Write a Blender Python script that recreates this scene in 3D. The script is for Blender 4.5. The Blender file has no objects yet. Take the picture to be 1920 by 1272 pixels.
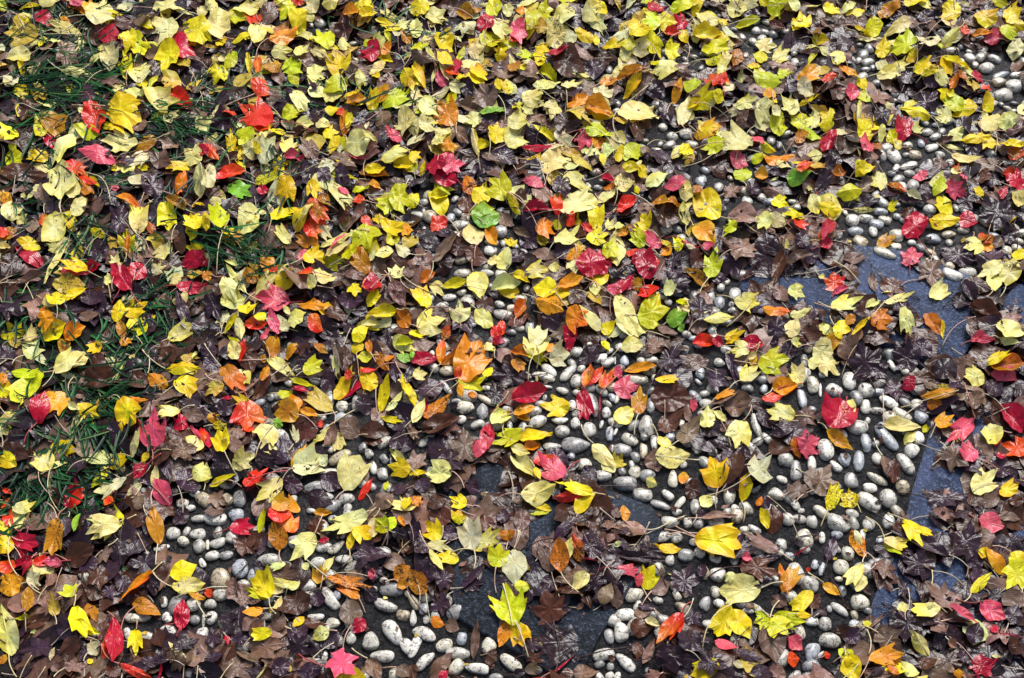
import bpy, math, random
import numpy as np
random.seed(7); rng = np.random.default_rng(7)
scene = bpy.context.scene

# ---------------------------------------------------------------- camera, sky, sun, exposure
CAM_H, PITCH, HFOV = 1.75, math.radians(52), math.radians(46)
cd = bpy.data.cameras.new('camera'); cam = bpy.data.objects.new('camera', cd)
scene.collection.objects.link(cam); scene.camera = cam
cam.location = (0, 0, CAM_H); cam.rotation_euler = (math.pi/2 - PITCH, 0, 0)
cd.sensor_fit = 'HORIZONTAL'; cd.angle = HFOV; cd.clip_start = 0.05; cd.clip_end = 400

SUN_EL, SUN_AZ = math.radians(48), math.radians(20)
world = bpy.data.worlds.new('World'); scene.world = world; world.use_nodes = True
wn = world.node_tree.nodes; wl = world.node_tree.links
for n in list(wn): wn.remove(n)
wo = wn.new('ShaderNodeOutputWorld'); bg = wn.new('ShaderNodeBackground'); sky = wn.new('ShaderNodeTexSky')
sky.sky_type = 'NISHITA'; sky.sun_disc = False; sky.sun_elevation = SUN_EL; sky.sun_rotation = SUN_AZ
sky.air_density = 1.0; sky.dust_density = 3.0; sky.ozone_density = 1.0
bg.inputs['Strength'].default_value = 0.05
hs = wn.new('ShaderNodeHueSaturation'); hs.inputs['Saturation'].default_value = 0.75   # thin cloud
wl.new(sky.outputs[0], hs.inputs['Color']); wl.new(hs.outputs[0], bg.inputs['Color']); wl.new(bg.outputs[0], wo.inputs['Surface'])
sl = bpy.data.lights.new('sun', 'SUN'); sl.energy = 1.5; sl.angle = math.radians(28); sl.color = (1.0, 0.985, 0.965)
so = bpy.data.objects.new('sun', sl); scene.collection.objects.link(so)
# light comes from beyond the far edge of the picture and a little from the right
so.rotation_euler = (-(math.pi/2 - SUN_EL), 0, -SUN_AZ)
vs = scene.view_settings
vs.view_transform = 'Standard'; vs.look = 'None'; vs.gamma = 1.0; vs.use_curve_mapping = False
vs.exposure = 1.45

# ---------------------------------------------------------------- photo pixels to points on the ground
TH = math.tan(HFOV/2); CP, SP = math.cos(PITCH), math.sin(PITCH)
def ground(px, py, z=0.0):
    px = np.asarray(px, float); py = np.asarray(py, float)
    a = (px-960)/960*TH; b = (636-py)/960*TH
    dx = a; dy = CP + b*SP; dz = -SP + b*CP
    t = (z-CAM_H)/dz
    return np.stack([dx*t, dy*t], -1)
def pixel(x, y, z):
    Y = y*SP + (z-CAM_H)*CP; D = y*CP - (z-CAM_H)*SP
    return 960 + x/D/TH*960, 636 - Y/D/TH*960
DATA = """
@0 0
tP 650 130 840 60 180
oY 660 110 700 0 90
oC 890 320 710 200 130
oY 1580 290 1375 175 190
tS 290 290 40 260 150
oP 230 405 30 425 110 400 390
tP 600 240 370 165 80 300 240
oO 450 130 530 200 60
tP 800 500 850 330 140
tY 985 255 930 380 120
tG 1000 260 1080 410 130
tY 965 590 930 400 110
tP 975 585 1140 520 130
tY 1310 355 1220 550 180
tS 1350 590 1215 610 130 1430 660
tP 1310 155 1180 340 140
oC 1250 340 1460 400 180
tT 740 580 935 620 110
oP 940 690 1080 690 60
tP 1085 695 1360 810 140
nR 1270 700 1440 800 110
tY 800 800 1050 900 200 540 790
tY 830 900 930 1000 120
oR 690 785 740 1005 160
oG 735 1010 555 950 100 870 1020
tO 320 870 490 980 150
oY 330 890 270 1020 90
oC 350 980 410 1115 100
oK 840 1180 590 1120 120
tP 1020 1080 760 1060 150 1310 990
oO 1020 1125 1195 1030 90
tW 1115 1140 975 1255 100
tP 560 1020 370 1240 130
tY 355 1150 200 1200 100
tR 500 1220 640 1300 110
tG 10 1150 150 1105 110
tY 120 970 -30 1010 110
tP 1500 1240 1370 1090 150
tY 1440 1240 1250 1280 80
tS 270 640 340 770 120 280 570
mT 490 330 500 540 150
nP 460 530 690 545 70 360 450
nB 610 240 760 330 60
tP 1140 20 1385 70 110
oB 1000 180 830 150 110
oK 520 10 640 30 70
oG 40 50 -30 0 70 180 200
nO 500 20 660 120 60
oT 1000 160 1130 110 90
oC 250 110 420 180 100
oO 1380 250 1480 340 90
nT 1050 390 1220 400 70
oT 1090 900 1000 980 90
oB 1130 780 1000 850 110
oD 560 680 720 740 130
oB 220 780 160 900 130
oB 1130 1170 1290 1250 110
mD 1000 1170 870 1230 120
nY 160 450 160 560 40
oC 1460 1090 1560 1140 80
@384 0
tP 90 20 0 60 120
oP 400 45 220 90 110
oR 420 180 300 90 110 390 60
oT 430 170 540 20 110
tP 10 160 190 230 210
oY 90 280 160 340 90
oG 190 110 320 160 110
oP 415 180 370 330 130 395 60
nO 490 320 700 230 100
oO 620 160 520 300 80
tG 660 0 560 120 130
oY 650 160 760 60 150
oY 690 250 740 120 90
tG 940 360 830 190 150
oP 790 350 930 440 70 950 480
oR 650 0 750 15 50
tW 840 90 760 0 130
oP 1000 20 880 30 80
nO 1020 80 1170 110 80
nY 1160 110 1290 80 60
tY 1170 80 1130 0 90
oY 1260 20 1180 40 100
tP 500 390 650 350 80
tP 670 410 790 340 110
tY 130 500 60 610 150
oG 240 410 140 500 70
nY 320 410 345 570 40
tO 440 510 580 470 120 480 430
nO 400 420 400 560 60
tG 580 520 730 490 120
oG 640 530 690 620 80
tY 1020 560 1000 395 180
tC 1310 390 1150 370 170
oK 1150 450 1300 390 60
oO 1380 400 1340 360 90 1500 500
oP 1350 460 1240 560 70
oP 1130 600 1215 600 90
nY 1310 610 1250 550 60
nY 1270 410 1410 470 60
tY 1490 510 1560 660 100
tP 770 510 900 600 120
oB 1100 200 970 180 130
oG 1070 620 880 670 120
tP 1000 770 920 640 160
oY 1160 700 1020 750 80
nO 1070 800 1200 700 70
oR 390 700 450 600 140
oT 490 790 560 640 110 580 890
tR 490 950 250 760 210
oR 230 830 130 850 50
oR 480 1000 370 870 130
tP 650 680 760 800 100
oD 680 640 860 680 110
tG 580 860 740 830 100
tW 570 900 670 920 60
oP 670 920 815 930 90
oP 830 900 940 960 90
oY 600 960 480 1010 70
oP 410 1010 500 1000 80
oR 1000 810 1040 880 60
nO 1040 1000 1070 840 70
nY 1100 850 1060 960 50
tY 890 1010 1010 990 120
nY 1010 1030 920 1150 60
oP 1060 1080 1240 1060 130
oK 1470 1060 1360 950 80
tY 1230 790 1290 680 90
oO 1290 740 1380 660 80
tG 1340 800 1540 690 130
tP 1480 830 1540 980 120
tP 1330 1190 1536 1110 110
nY 1400 1210 1560 1240 80 1260 1190
oK 1200 1140 1080 1170 60
mT 960 1240 1200 1150 130
tT 840 1190 720 1040 120
tP 600 1150 650 1010 120
nK 580 1160 750 1190 60
tW 410 1180 530 1030 130
oT 130 1130 0 1050 90
tY 200 1150 200 1000 80
nR 0 1080 100 1190 70
nB 90 1260 250 1140 60
tP 360 1170 270 1060 80
oY 410 1150 370 1060 50
mY 510 1240 640 1220 120
oT 70 1250 0 1240 60
oD 70 920 240 900 140
oD 70 760 210 720 90
nB 640 980 760 970 50
oB 760 950 850 1000 70
oY 1200 1270 1350 1260 70
oT 1060 560 1170 560 80
oO 1480 280 1540 230 90
tP 1440 200 1540 160 90
tP 420 1260 500 1230 80
oP 470 10 380 0 70
oD 120 400 230 340 100
tP 1000 350 1090 330 80
oD 1100 950 1290 880 120
@768 0
oY 140 80 10 10 130
tP 120 110 290 150 120 40 80
oP 180 220 150 120 70
nO 470 130 350 70 80 290 60
nO 460 90 540 60 60
oG 650 110 600 0 120
oC 580 230 570 90 130
oP 700 80 780 60 80
oO 800 60 860 120 80
oG 960 60 880 220 110
tG 960 110 1080 70 120
oS 950 190 1030 190 80
tP 1080 170 1240 80 120 1070 110
tP 1300 110 1440 60 110
tP 1350 180 1480 190 90
tP 620 200 770 250 110
tK 760 200 880 260 130
oR 750 310 870 260 80
tG 530 300 740 360 150 470 330
oY 740 400 620 350 70
nY 640 410 730 440 50
tP 790 190 840 130 90
oP 0 230 100 230 130
oG 20 320 90 390 80
tY 190 340 340 320 160
oY 210 400 330 480 110
nC 380 430 340 560 60
oR 370 520 260 540 80
tP 230 510 330 590 60
oY 350 590 440 560 70
oK 200 570 280 640 90
tP 300 640 420 640 80
tY 450 540 580 520 130
tP 440 380 560 370 110
tG 930 410 780 410 80
tY 950 350 1060 420 90
tY 930 440 1030 440 130
tP 1030 320 1170 270 150
nY 1240 240 1410 300 70 1150 190
oY 1410 330 1390 260 50
oO 820 530 740 460 90
tT 640 530 800 600 80
nT 830 580 980 560 50
nG 970 520 1100 590 60
oB 1080 480 1310 510 190
oD 1320 540 1480 480 120
oC 1040 400 1190 400 70
oT 1160 320 1210 380 80
oP 930 660 1130 620 120 1090 750
tP 1140 640 1300 610 90
oO 1430 620 1560 600 80
tW 1440 740 1460 620 140
tT 660 750 480 690 150 710 930
oY 640 640 700 620 90
tP 850 730 990 740 110
tP 1090 770 1060 890 140
oL 520 840 720 820 80
tG 770 810 860 830 80
tP 840 830 940 800 80
tP 740 940 870 870 110
tP 730 1090 860 960 150
tY 600 1040 720 950 130
tP 530 880 400 930 150
nT 510 820 380 800 70
tO 350 940 210 800 170
tP 70 820 210 780 130
tP 70 950 190 900 120
oP 180 1000 310 990 90
oT 320 950 440 1060 70
tP 170 1090 280 1050 80
nP 470 990 520 1160 50 530 1250
nY 520 1110 570 1060 60
mO 230 1100 370 1070 80
oY 30 480 120 650 70
tY 0 560 110 640 160
oP 10 700 130 760 80
nO 1190 780 1400 710 90
nO 1320 810 1536 830 110
tS 1190 790 1370 940 130
tY 1340 840 1536 890 110
oG 1320 980 1480 960 100
tG 1400 1020 1520 990 60
tK 1330 1010 1270 1120 120 1120 1030
nY 1090 1030 930 950 40 1150 1050
nC 1060 1130 840 1110 60
tW 1020 1090 1150 1120 80
tP 980 1240 1200 1200 180 800 1245
mC 140 1240 290 1150 130
mK 250 1260 420 1190 130
tY 0 1150 90 1190 100
oY 80 1250 120 1270 80
oT 540 1160 680 1200 60
oS 1220 1190 1370 1250 70
oY 1440 1150 1460 1230 50
oP 1440 1110 1536 1130 80
oO 1370 1090 1460 1040 80
oW 0 870 60 1030 80
nT 20 450 220 540 60
oP 130 370 200 470 50
tP 340 260 390 310 70
oD 860 1000 1040 1040 130
oB 1090 880 1290 950 150
oD 640 1130 800 1200 130
oT 880 490 960 500 80
oD 380 660 490 700 90
oD 1140 680 1300 660 110
oP 750 400 800 570 40
oD 540 900 660 880 100
@1152 0
oG 420 60 620 50 100
oP 770 170 610 110 120 810 200
tY 590 110 640 20 70
oG 200 20 290 0 60
oP 850 40 990 90 100
tP 970 20 1110 0 90
tG 1150 40 1290 70 120
oP 1390 50 1300 20 70
tY 1430 220 1390 90 130 1536 280
oY 1330 170 1420 200 90
nG 1090 140 910 180 60 840 200
tY 770 160 860 180 60
oT 800 100 940 150 70
nT 690 30 840 50 40
tG 350 130 190 190 120
tY 110 190 280 230 140
tY 340 140 450 220 110
tC 550 190 440 160 110
nR 380 250 500 240 50
oY 550 290 480 240 80 540 430
nY 590 260 800 260 80
oG 50 330 170 330 70
oP 40 420 130 400 80
tP 130 400 260 370 90
mY 310 300 260 400 150
tY 390 400 490 330 110 410 440
oY 280 480 330 440 70
tP 500 470 290 530 130 760 460
nO 200 560 0 590 80
nY 200 600 70 700 70
oT 270 590 160 710 60
tP 30 830 330 860 170 30 1060
oP 500 930 560 730 100 600 1020
tR 790 670 720 520 180 820 760
oR 790 660 860 550 90
tP 840 520 770 500 90
tY 660 370 850 390 120
tP 830 470 860 360 70
oG 630 680 520 600 120
oO 450 720 500 600 70
tY 570 770 780 760 110 860 850
oY 820 730 740 690 60
nY 550 800 640 780 50
oO 880 410 970 440 100
oG 1150 440 1040 400 110
tP 1060 340 1220 330 80
tP 1190 460 1310 380 110 1480 350
tY 1000 500 1110 490 60
tG 1130 680 1170 540 230
oT 1190 690 1280 620 80
mG 1230 540 1340 560 70
tP 910 790 1070 740 80
nO 1180 650 1140 780 90
tP 1380 820 1230 740 150
tY 1210 790 1150 700 60
tP 1060 820 1170 920 120
tG 1190 980 1260 880 130
tG 1390 970 1400 840 160
tP 1536 900 1450 910 110
oW 1370 650 1500 720 90
tO 1370 600 1536 560 110
tY 610 970 800 960 120
tP 1030 1090 800 1010 210
tG 810 1090 650 1100 120 600 1080
oK 1000 1000 1120 1100 70
oK 870 1170 1000 1240 100
nG 1080 1120 1210 1140 50
oG 1030 1190 1130 1190 70
nO 1110 1190 1340 1200 100
tY 490 1150 600 1090 100
oP 440 1190 500 1080 70
oY 70 1160 0 1140 110
oY 60 1260 190 1250 60
oR 1370 1270 1480 1230 80
oO 1350 1050 1450 1020 70
oT 980 940 920 880 100
oY 500 990 380 930 0
nB 470 570 600 530 60
oB 180 500 260 560 130
oD 310 700 300 600 150
oD 350 860 440 800 150
oD 900 680 1010 640 120
oC 250 60 380 60 120
oB 230 970 110 980 110
oD 400 1150 250 1180 130
oW 1190 820 1240 880 70
oP 920 590 980 580 60
oY 1140 50 1080 0 50
nB 1160 170 1290 230 60
nO 1500 240 1536 240 40
@1536 0
tY 40 40 160 110 90
oP 170 80 280 20 60
tO 530 110 490 20 140
oO 600 0 560 60 60
tY 1050 120 920 60 120 820 240
oY 630 30 820 0 70
nP 1040 250 910 320 70
oG 1300 0 1430 20 50
tT 640 130 770 220 70
tY 1160 120 1340 160 100
tY 1380 130 1500 100 120
nY 1390 160 1560 210 60
tG 1350 230 1490 240 90
oY 350 230 480 170 100
oP 680 210 500 230 90
nY 260 220 400 250 40
oW 310 290 500 270 50
oY 470 430 490 290 100
tG 690 410 580 290 150
tW 880 390 720 300 160 1040 400
tP 0 380 70 390 60
oP 190 460 80 400 110 220 500
nR 20 600 130 560 60
oO 130 500 290 560 80
oY 350 660 260 580 110
oP 440 540 600 590 90 360 560
oP 430 460 530 530 60
tP 520 480 690 490 80
oY 720 440 650 460 70
tY 720 480 860 520 110
oY 770 580 880 590 40
nY 910 490 1150 490 60
oP 980 580 840 530 80
oP 1536 360 1410 370 110
nO 1150 250 1300 270 40
oK 1230 320 1390 300 70
oR 1060 210 1130 240 50
oK 200 690 310 680 90
oT 130 700 200 690 70
nY 830 870 610 800 70
tG 1080 810 940 750 100
tP 980 900 880 820 110
tP 1300 980 1230 830 170 1320 1150
oY 1240 800 1320 720 100
oP 1480 920 1330 880 90
tY 100 950 0 870 120
oY 380 1000 290 910 110
oK 370 1150 340 1010 110
oO 390 1130 470 1080 80
oY 560 1060 530 970 80
oP 620 1090 550 1050 60
tP 700 970 790 930 70
oC 690 990 570 900 150
nY 1280 1020 1060 1040 70
tP 970 1010 1080 1000 80
oP 1000 1150 1190 1230 80 890 1050
nY 1536 1080 1360 1080 70
oO 1420 1140 1536 1160 80
tC 1140 560 1240 600 80
oO 1040 550 1110 590 60
oO 1030 640 980 600 80
oY 960 680 1010 720 50
mR 1210 660 1310 670 60
oY 290 1270 420 1240 70
nB 890 1080 1000 1040 50
mT 380 760 530 720 140
oD 420 860 540 820 150
oD 600 520 740 600 110
mD 830 830 760 680 200
oD 800 680 850 600 110
oC 110 1090 20 1010 130
oD 130 330 260 300 120
oW 80 980 200 1040 90
nP 290 900 310 720 35
mO 1050 1270 1010 1220 60
oT 950 1200 870 1250 100
oT 1440 500 1536 480 80
nT 1390 1000 1536 980 40
oD 1050 880 1130 980 100
oD 1100 1060 1220 1120 120
oT 1180 60 1140 0 80
oD 740 130 860 130 90
oD 1200 90 1340 80 120
oB 200 150 300 180 80
nR 0 1000 0 1000 0
*1110 400 1160 450 55
*1190 440 1250 390 60
*1220 520 1300 480 75
*1310 580 1410 530 50
*1310 620 1390 590 60
*1420 660 1530 610 90
*1320 710 1450 690 80
*1440 560 1530 535 40
*780 990 855 970 50
*840 1030 910 1000 45
*740 1070 790 1060 60
*810 1110 890 1080 50
*670 1150 770 1150 60
*540 1120 590 1210 80
*620 1250 740 1210 50
*790 1210 850 1230 70
*900 960 950 990 55
*1060 430 1080 470 40
*1150 470 1200 480 40
*280 430 320 450 50
*560 1240 600 1260 60
*640 1090 700 1070 50
*880 1160 940 1140 50
@1152 0
*1030 220 1095 215 45
*1090 260 1130 300 55
*1015 310 1065 290 50
*1145 300 1190 300 45
*940 250 975 290 40
*1170 230 1220 270 50
*340 440 385 450 55
*430 410 450 450 35
*640 490 670 510 45
*70 800 150 770 55
*170 750 220 800 45
*330 940 400 940 50
*410 990 460 1040 60
*490 1000 580 980 70
*0 740 30 790 60
*1220 1080 1260 1080 50
*1310 1100 1370 1090 50
*330 1060 360 1080 40
*960 400 1010 420 50
*340 700 380 720 40
@0 318
oP 460 260 440 -80 220 470 360
oP 540 245 570 60 110
oP 470 350 320 540 160 460 270
nR 560 0 740 140 60
nO 600 80 715 230 80
nY 640 0 760 160 40 840 280
oP 530 325 650 210 80 400 340
tP 20 350 160 270 110
tP 130 410 200 330 80
nO 40 270 60 160 70
oS 0 240 20 150 80
oY 290 575 125 530 90
oC 320 720 120 590 110
oR 60 470 -30 480 90
oO 0 520 120 430 90
nP -20 580 80 580 50
tY 640 745 450 690 130
nP 500 560 320 850 40
nT 120 865 365 760 50
tY 430 1020 410 900 130 410 1110
nY 500 980 650 870 60
tP 1025 465 1050 270 140
tO 400 1100 280 1160 110
oO 360 1040 300 1110 80
nY 300 1240 490 1150 110
tP 180 1270 290 1190 80
tY 0 1230 190 1210 90
oY 130 1200 60 1170 80
nO 480 1250 630 1160 90
tY 945 600 960 470 130
nO 940 620 970 480 40
oC 970 880 830 700 130
oR 900 870 960 730 100
tP 865 800 900 700 80 840 900
oP 815 880 790 740 60
oY 870 1130 900 980 110
tY 920 1070 1110 1010 110
oY 1020 1240 1040 1070 150
oO 930 1270 890 1130 70
tP 1290 570 1130 700 130 1360 410
tP 1130 740 1250 720 60
tY 1250 270 1260 460 140
tS 1180 500 1160 590 140
nO 1150 470 1110 390 60
nO 1390 290 1240 190 70
oO 1330 160 1390 20 80
oO 1320 190 1380 300 90
tY 1540 400 1380 360 130
tG 1480 460 1400 490 90
nY 1430 265 1530 265 50
oP 1490 150 1500 -40 100 1410 240
nO 880 220 1060 280 70
oY 680 440 790 500 70
oT 960 620 1080 690 80
mP 850 720 890 640 80
oC 1530 630 1350 710 90
oS 1400 780 1560 780 90
oC 1330 880 1560 880 110 1150 885
oP 1260 830 1370 800 70
tP 1260 1270 1440 1190 110
oC 1060 700 1000 820 110
mD 0 970 170 1110 170
oD 720 640 690 530 160
mD 880 480 940 270 170
oD 350 320 450 240 130
oB 130 640 20 800 120
mT 330 250 300 100 140
oT 180 430 300 400 120
oO 370 370 280 380 90
oY 540 450 520 350 70
nP 590 550 600 450 50
oS 400 860 640 870 130
nC 640 750 750 720 70
nK 470 780 640 750 50
oD 1080 160 1210 40 140
oD 1410 1170 1330 930 80
oK 830 120 890 130 60
oT 1350 500 1200 480 70
oB 1370 620 1340 490 90
oD 1130 1100 1080 1260 130
oD 600 930 760 1000 120
oT 880 630 780 690 60
tP 460 600 350 560 60
oD 460 660 340 620 60
oT 590 1110 740 1080 60
oB 0 30 350 20 110
oB 120 40 260 0 90
oC 1540 680 1440 620 70
@384 318
tW 80 60 -40 40 180
nR 90 70 300 -10 90
tG 380 90 600 30 110
tL 170 120 350 200 130
tY 640 90 570 250 150
tY 800 90 830 220 110
nO 860 200 940 250 90
tP 930 130 1100 280 110
oG 1110 160 1240 140 60
oR 1160 290 1150 180 90
tG 1390 205 1560 220 170
tG 1410 215 1290 300 130 1210 215
nO 1160 10 1380 50 90
oT 1380 120 1536 100 90
oP 260 310 410 440 180 430 320
tP 260 290 490 320 90
oP 90 200 60 290 90
tG 180 380 50 330 150 80 760
tY 150 500 210 420 110
tO 240 540 260 450 60
oY 0 430 10 330 60
tY 510 390 640 280 130
tY 680 430 740 310 110
tO 790 260 930 350 130
nR 820 330 910 400 60
tR 740 440 880 460 120
tW 840 440 950 480 90 970 370
tO 830 580 680 490 80
oO 830 570 770 470 90
nP 720 330 810 250 40
tP 640 540 540 450 80
oP 1110 520 850 570 110
oP 900 620 1080 560 100
nK 930 610 1060 460 25
nY 1030 640 1150 560 70
tY 740 680 890 620 90
oK 790 620 690 660 80
tG 870 670 1050 690 110
tO 1230 750 1090 600 130
oO 1090 680 1190 600 80
tG 1180 410 1240 600 210
tY 1330 390 1490 490 110 1310 310
oG 1440 560 1380 480 100
oP 1410 600 1280 640 80
oW 1536 630 1430 580 80
nT 1210 270 1040 450 50
tO 450 760 510 640 130
oR 480 770 550 730 70
oT 840 900 580 760 150 960 890
oR 820 790 690 750 80
oP 820 870 780 800 80
tP 850 860 930 750 150
tP 370 880 560 800 130
tP 140 830 230 970 130 40 750
nP 300 890 170 740 60
oO 290 800 410 800 80
tK 630 1000 380 940 180 740 960
tP 130 1020 300 950 90
tY 260 1070 410 1000 130
oY 440 1130 390 1060 90
nY 140 1190 270 1070 40
nP 250 1120 270 1270 70
oK 540 1220 490 1060 80
nK 420 1270 480 1190 50
nR 300 1160 480 1160 70
tP 640 1080 730 1150 130
oW 560 1190 650 1150 50
oP 590 1030 640 1080 40
nO 700 990 930 1030 90 640 990
oC 1300 860 1190 850 170
oR 1250 945 1250 775 130 1370 800
tY 1110 840 1130 960 100
tY 1220 1010 1300 900 80
nY 1440 1055 1220 1100 70 1540 1030
oO 1540 1170 1430 1070 90
oY 1110 1270 1220 1170 100
mD 850 900 990 960 190
oR 770 1120 880 1180 110
oB 900 1060 1060 1110 110
oB 1080 360 1000 300 110
oD 830 1190 1000 1180 130
oT 1040 770 1220 780 90
oD 1000 960 1190 1000 120
nT 1250 1000 1430 1010 60
oT 1540 800 1500 720 80
oD 850 0 940 60 110
oD 990 60 1090 90 110
oT 1400 860 1500 1000 110
tO 1490 400 1530 500 80
oK 1000 130 1080 160 50
oB 300 220 200 290 120
nP 130 830 0 770 0
oC 0 670 20 700 50
oO 0 760 30 830 70
tY 1260 340 1340 400 70
oC 390 150 480 160 70
oD 400 660 330 700 110
oB 380 60 460 130 90
nO 1230 110 1320 130 70
tR 1180 350 1250 420 70
oB 60 880 160 920 100
mD 30 950 110 1120 150
@768 318
oC 350 80 140 10 120
tG 210 130 340 140 70
nY 160 200 300 180 70
tY 250 340 200 150 130 370 540
oR 250 440 170 350 130
tG 740 190 600 60 170
nY 740 190 830 320 50 960 410
oY 510 265 570 110 140
oL 580 420 560 250 190
nG 460 340 640 290 90
oK 1000 120 840 60 90
oT 1010 110 970 250 140 1040 0
tP 1155 90 1370 110 130 1060 0
tR 1120 310 1080 200 90
nC 860 300 1060 300 60
tP 1130 320 1400 200 150
tY 1410 440 1390 270 120
oP 1540 180 1390 260 80
oY 0 270 60 170 80
oO 500 90 400 150 110
oB 430 190 430 330 130
oP 500 560 450 400 150
nO 580 430 650 580 90
tY 760 575 760 490 90
oT 660 340 780 430 80
nT 780 430 910 510 50
tP 1090 570 1270 430 140 1030 650
tO 950 430 1090 460 130
oY 960 480 1040 560 80
tY 1330 530 1490 480 110 1240 540
oG 1460 560 1560 660 120
oC 1370 780 1340 590 200 1410 850
oC 1400 790 1450 600 160
nO 1180 660 1310 580 80
tP 1240 660 1240 790 130 1240 560
nO 1120 890 1300 800 90
oY 1090 930 930 850 160 1180 1050
nY 780 790 900 820 70
tP 870 770 1060 740 110
nP 620 880 830 840 80
tY 670 890 820 900 110
oP 590 660 660 700 80
oP 680 740 740 590 110
oP 480 760 540 960 150 470 690
oB 420 650 590 680 110
oB 300 600 460 560 120
nT 180 690 360 500 60
oD 210 480 340 470 110
nO 80 830 190 770 60
nY 250 870 440 840 60
tP 160 850 260 940 100
tY 130 1030 60 880 130
tP 60 1190 270 1100 180 120 1040
tP 380 1130 370 990 150
oP 500 1060 620 1180 110 420 1000
oB 510 960 630 1060 120
nO 800 1110 870 970 80
nO 950 950 1150 1060 110
tO 1190 1060 1330 1180 140
tW 950 1330 970 1150 140
oR 620 1180 690 1270 80
nR 690 1130 690 1250 60
mD 370 1040 450 1240 190 365 1045
mT 120 650 40 860 170
tY 0 1230 150 1230 90
nO 250 1270 300 1180 60
oY 1440 1220 1540 1150 80
oK 1500 830 1540 950 60
oR 1180 370 1240 400 80
oR 1290 410 1380 450 60
oG 1100 430 1120 380 60
tP 1480 450 1536 370 80
oD 850 330 1000 430 140
oD 830 500 960 580 130
oD 1100 60 1190 190 130
oB 770 180 880 240 120
oD 1090 630 1240 590 120
oB 1300 900 1200 1000 120
oD 770 680 860 600 110
oC 1250 1260 1150 1200 110
oD 1000 1080 1130 1170 130
oB 870 1060 740 1180 110
nC 1440 30 1536 100 50
oP 1040 720 1130 740 60
oY 1240 390 1290 370 40
oO 1460 100 1536 140 60
oC 1320 750 1370 800 50
oT 380 450 530 510 110
*110 370 190 320 90
*290 380 320 320 60
*320 410 450 400 65
*330 290 390 330 50
*70 440 130 440 45
*90 300 120 300 35
*640 430 720 480 90
*670 280 700 320 55
*720 300 770 350 60
*560 590 650 610 65
*330 780 450 760 60
*640 770 730 780 65
*530 760 630 770 50
*250 950 350 945 45
*400 950 490 940 40
*200 1010 290 1000 50
*370 980 490 1000 80
*630 1070 770 1090 70
*640 990 710 1010 50
*730 1030 810 1030 50
*390 1110 480 1130 50
*680 550 730 540 50
*780 550 810 580 40
*720 1200 800 1210 50
*780 960 880 970 60
*830 590 880 620 40
*320 230 360 190 40
*420 1160 500 1150 40
@1152 318
oY 180 0 240 50 70
tP 20 150 100 60 130
oP 240 100 400 20 100
oK 530 100 380 110 90
oY 790 345 590 160 180 1080 520
oO 590 130 660 160 70
tG 910 460 800 420 110
tY 250 430 200 330 110 330 500
nO 20 500 130 420 50
tG 230 550 110 470 90 340 640
oK 350 555 205 480 80
nY 420 590 350 510 60 480 620
tY 490 610 480 470 80
nR 20 310 170 200 90
nO 290 220 400 260 90
nO 390 240 490 260 70
oC 220 790 270 610 160
oC 130 690 300 640 130
oR 260 700 340 680 100
oC -10 930 150 790 90
oK 60 900 180 810 60
oO 140 880 210 820 60
nR 180 940 330 900 100
oP 30 740 10 480 120
tG 180 1090 410 1050 220
oY 270 1150 330 920 110
oP 0 960 180 1230 130
oP 20 1130 230 1230 120
oP 240 1200 130 1130 90 410 1270
tG 470 945 550 1030 50
tP 390 930 430 840 80
tG 710 815 760 620 130 630 960
nO 710 850 520 760 70
oO 600 400 760 540 140
tY 1425 330 1250 360 120 1480 300
tY 1180 240 1320 260 110
oL 1290 90 1450 100 90
nT 1270 190 1110 120 70
tR 1340 410 1470 400 80
tP 1160 340 1070 470 110
oP 1170 350 1280 430 70
oR 1440 70 1360 10 110
oG 960 85 960 -30 130
nO 1060 30 1150 50 80
tP 910 950 1100 1040 130
nP 670 1150 900 1090 70
nO 1110 1060 1330 1050 80
mT 870 620 1110 560 150
mD 660 1130 640 920 190
oT 560 1120 700 1170 130
mD 400 700 500 640 150
mD 850 620 940 800 190
nB 1260 640 1190 850 90 1310 500
oT 1190 900 1310 960 110
tP 1310 890 1430 950 110
oP 1310 1240 1370 1120 110
oD 1150 1180 1310 1200 130
tY 830 1260 970 1240 90
nP 1320 1090 1470 1050 60
oT 1250 1090 1110 1130 80
mT 820 180 960 150 120
oT 870 290 1080 380 150
oD 900 340 1060 420 90
oB 280 330 510 350 170
oD 1000 100 1090 180 110
oP 480 170 590 200 110
oT 1460 210 1536 280 90
oP 1480 170 1536 310 80
oD 1390 560 1450 470 110
nT 1270 690 1490 640 60
oD 1420 670 1536 610 110
oP 1270 530 1310 580 40
oB 680 860 740 910 90
nT 940 820 1060 780 40
oB 570 640 690 720 140
oK 660 560 750 565 50
nW 540 560 620 580 40
oC 500 520 640 580 30
oD 340 890 570 840 130
oD 500 790 400 720 120
oO 350 640 430 600 90
oP 0 420 70 420 80
nY 160 130 180 170 50
oR 110 650 160 590 80
oT 320 1180 470 1230 90
oL 510 1200 490 1160 50
oL 400 1120 540 1090 100
*610 60 690 90 80
*750 120 820 130 60
*750 980 830 990 90
*790 900 810 850 60
*860 920 950 940 90
*700 1190 770 1200 60
*510 1220 580 1230 50
*1070 200 1140 200 50
*960 220 1040 220 60
*390 960 420 1010 50
*150 900 220 900 40
*860 990 900 1010 50
*930 1210 970 1200 50
*1380 80 1380 80 0
*560 1250 630 1250 40
*1340 270 1400 270 40
*720 1240 800 1260 50
@1536 318
oY 320 0 270 70 100
tP 500 40 380 140 130
nG 320 150 130 180 90 420 60
oY 0 280 170 290 80
oP 180 270 -20 260 150
nC 110 350 10 560 90
nO 0 540 60 400 60
oT 40 530 150 420 90
nC 10 570 110 540 60
oG 860 110 960 140 110
oP 880 140 920 20 120
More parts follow.
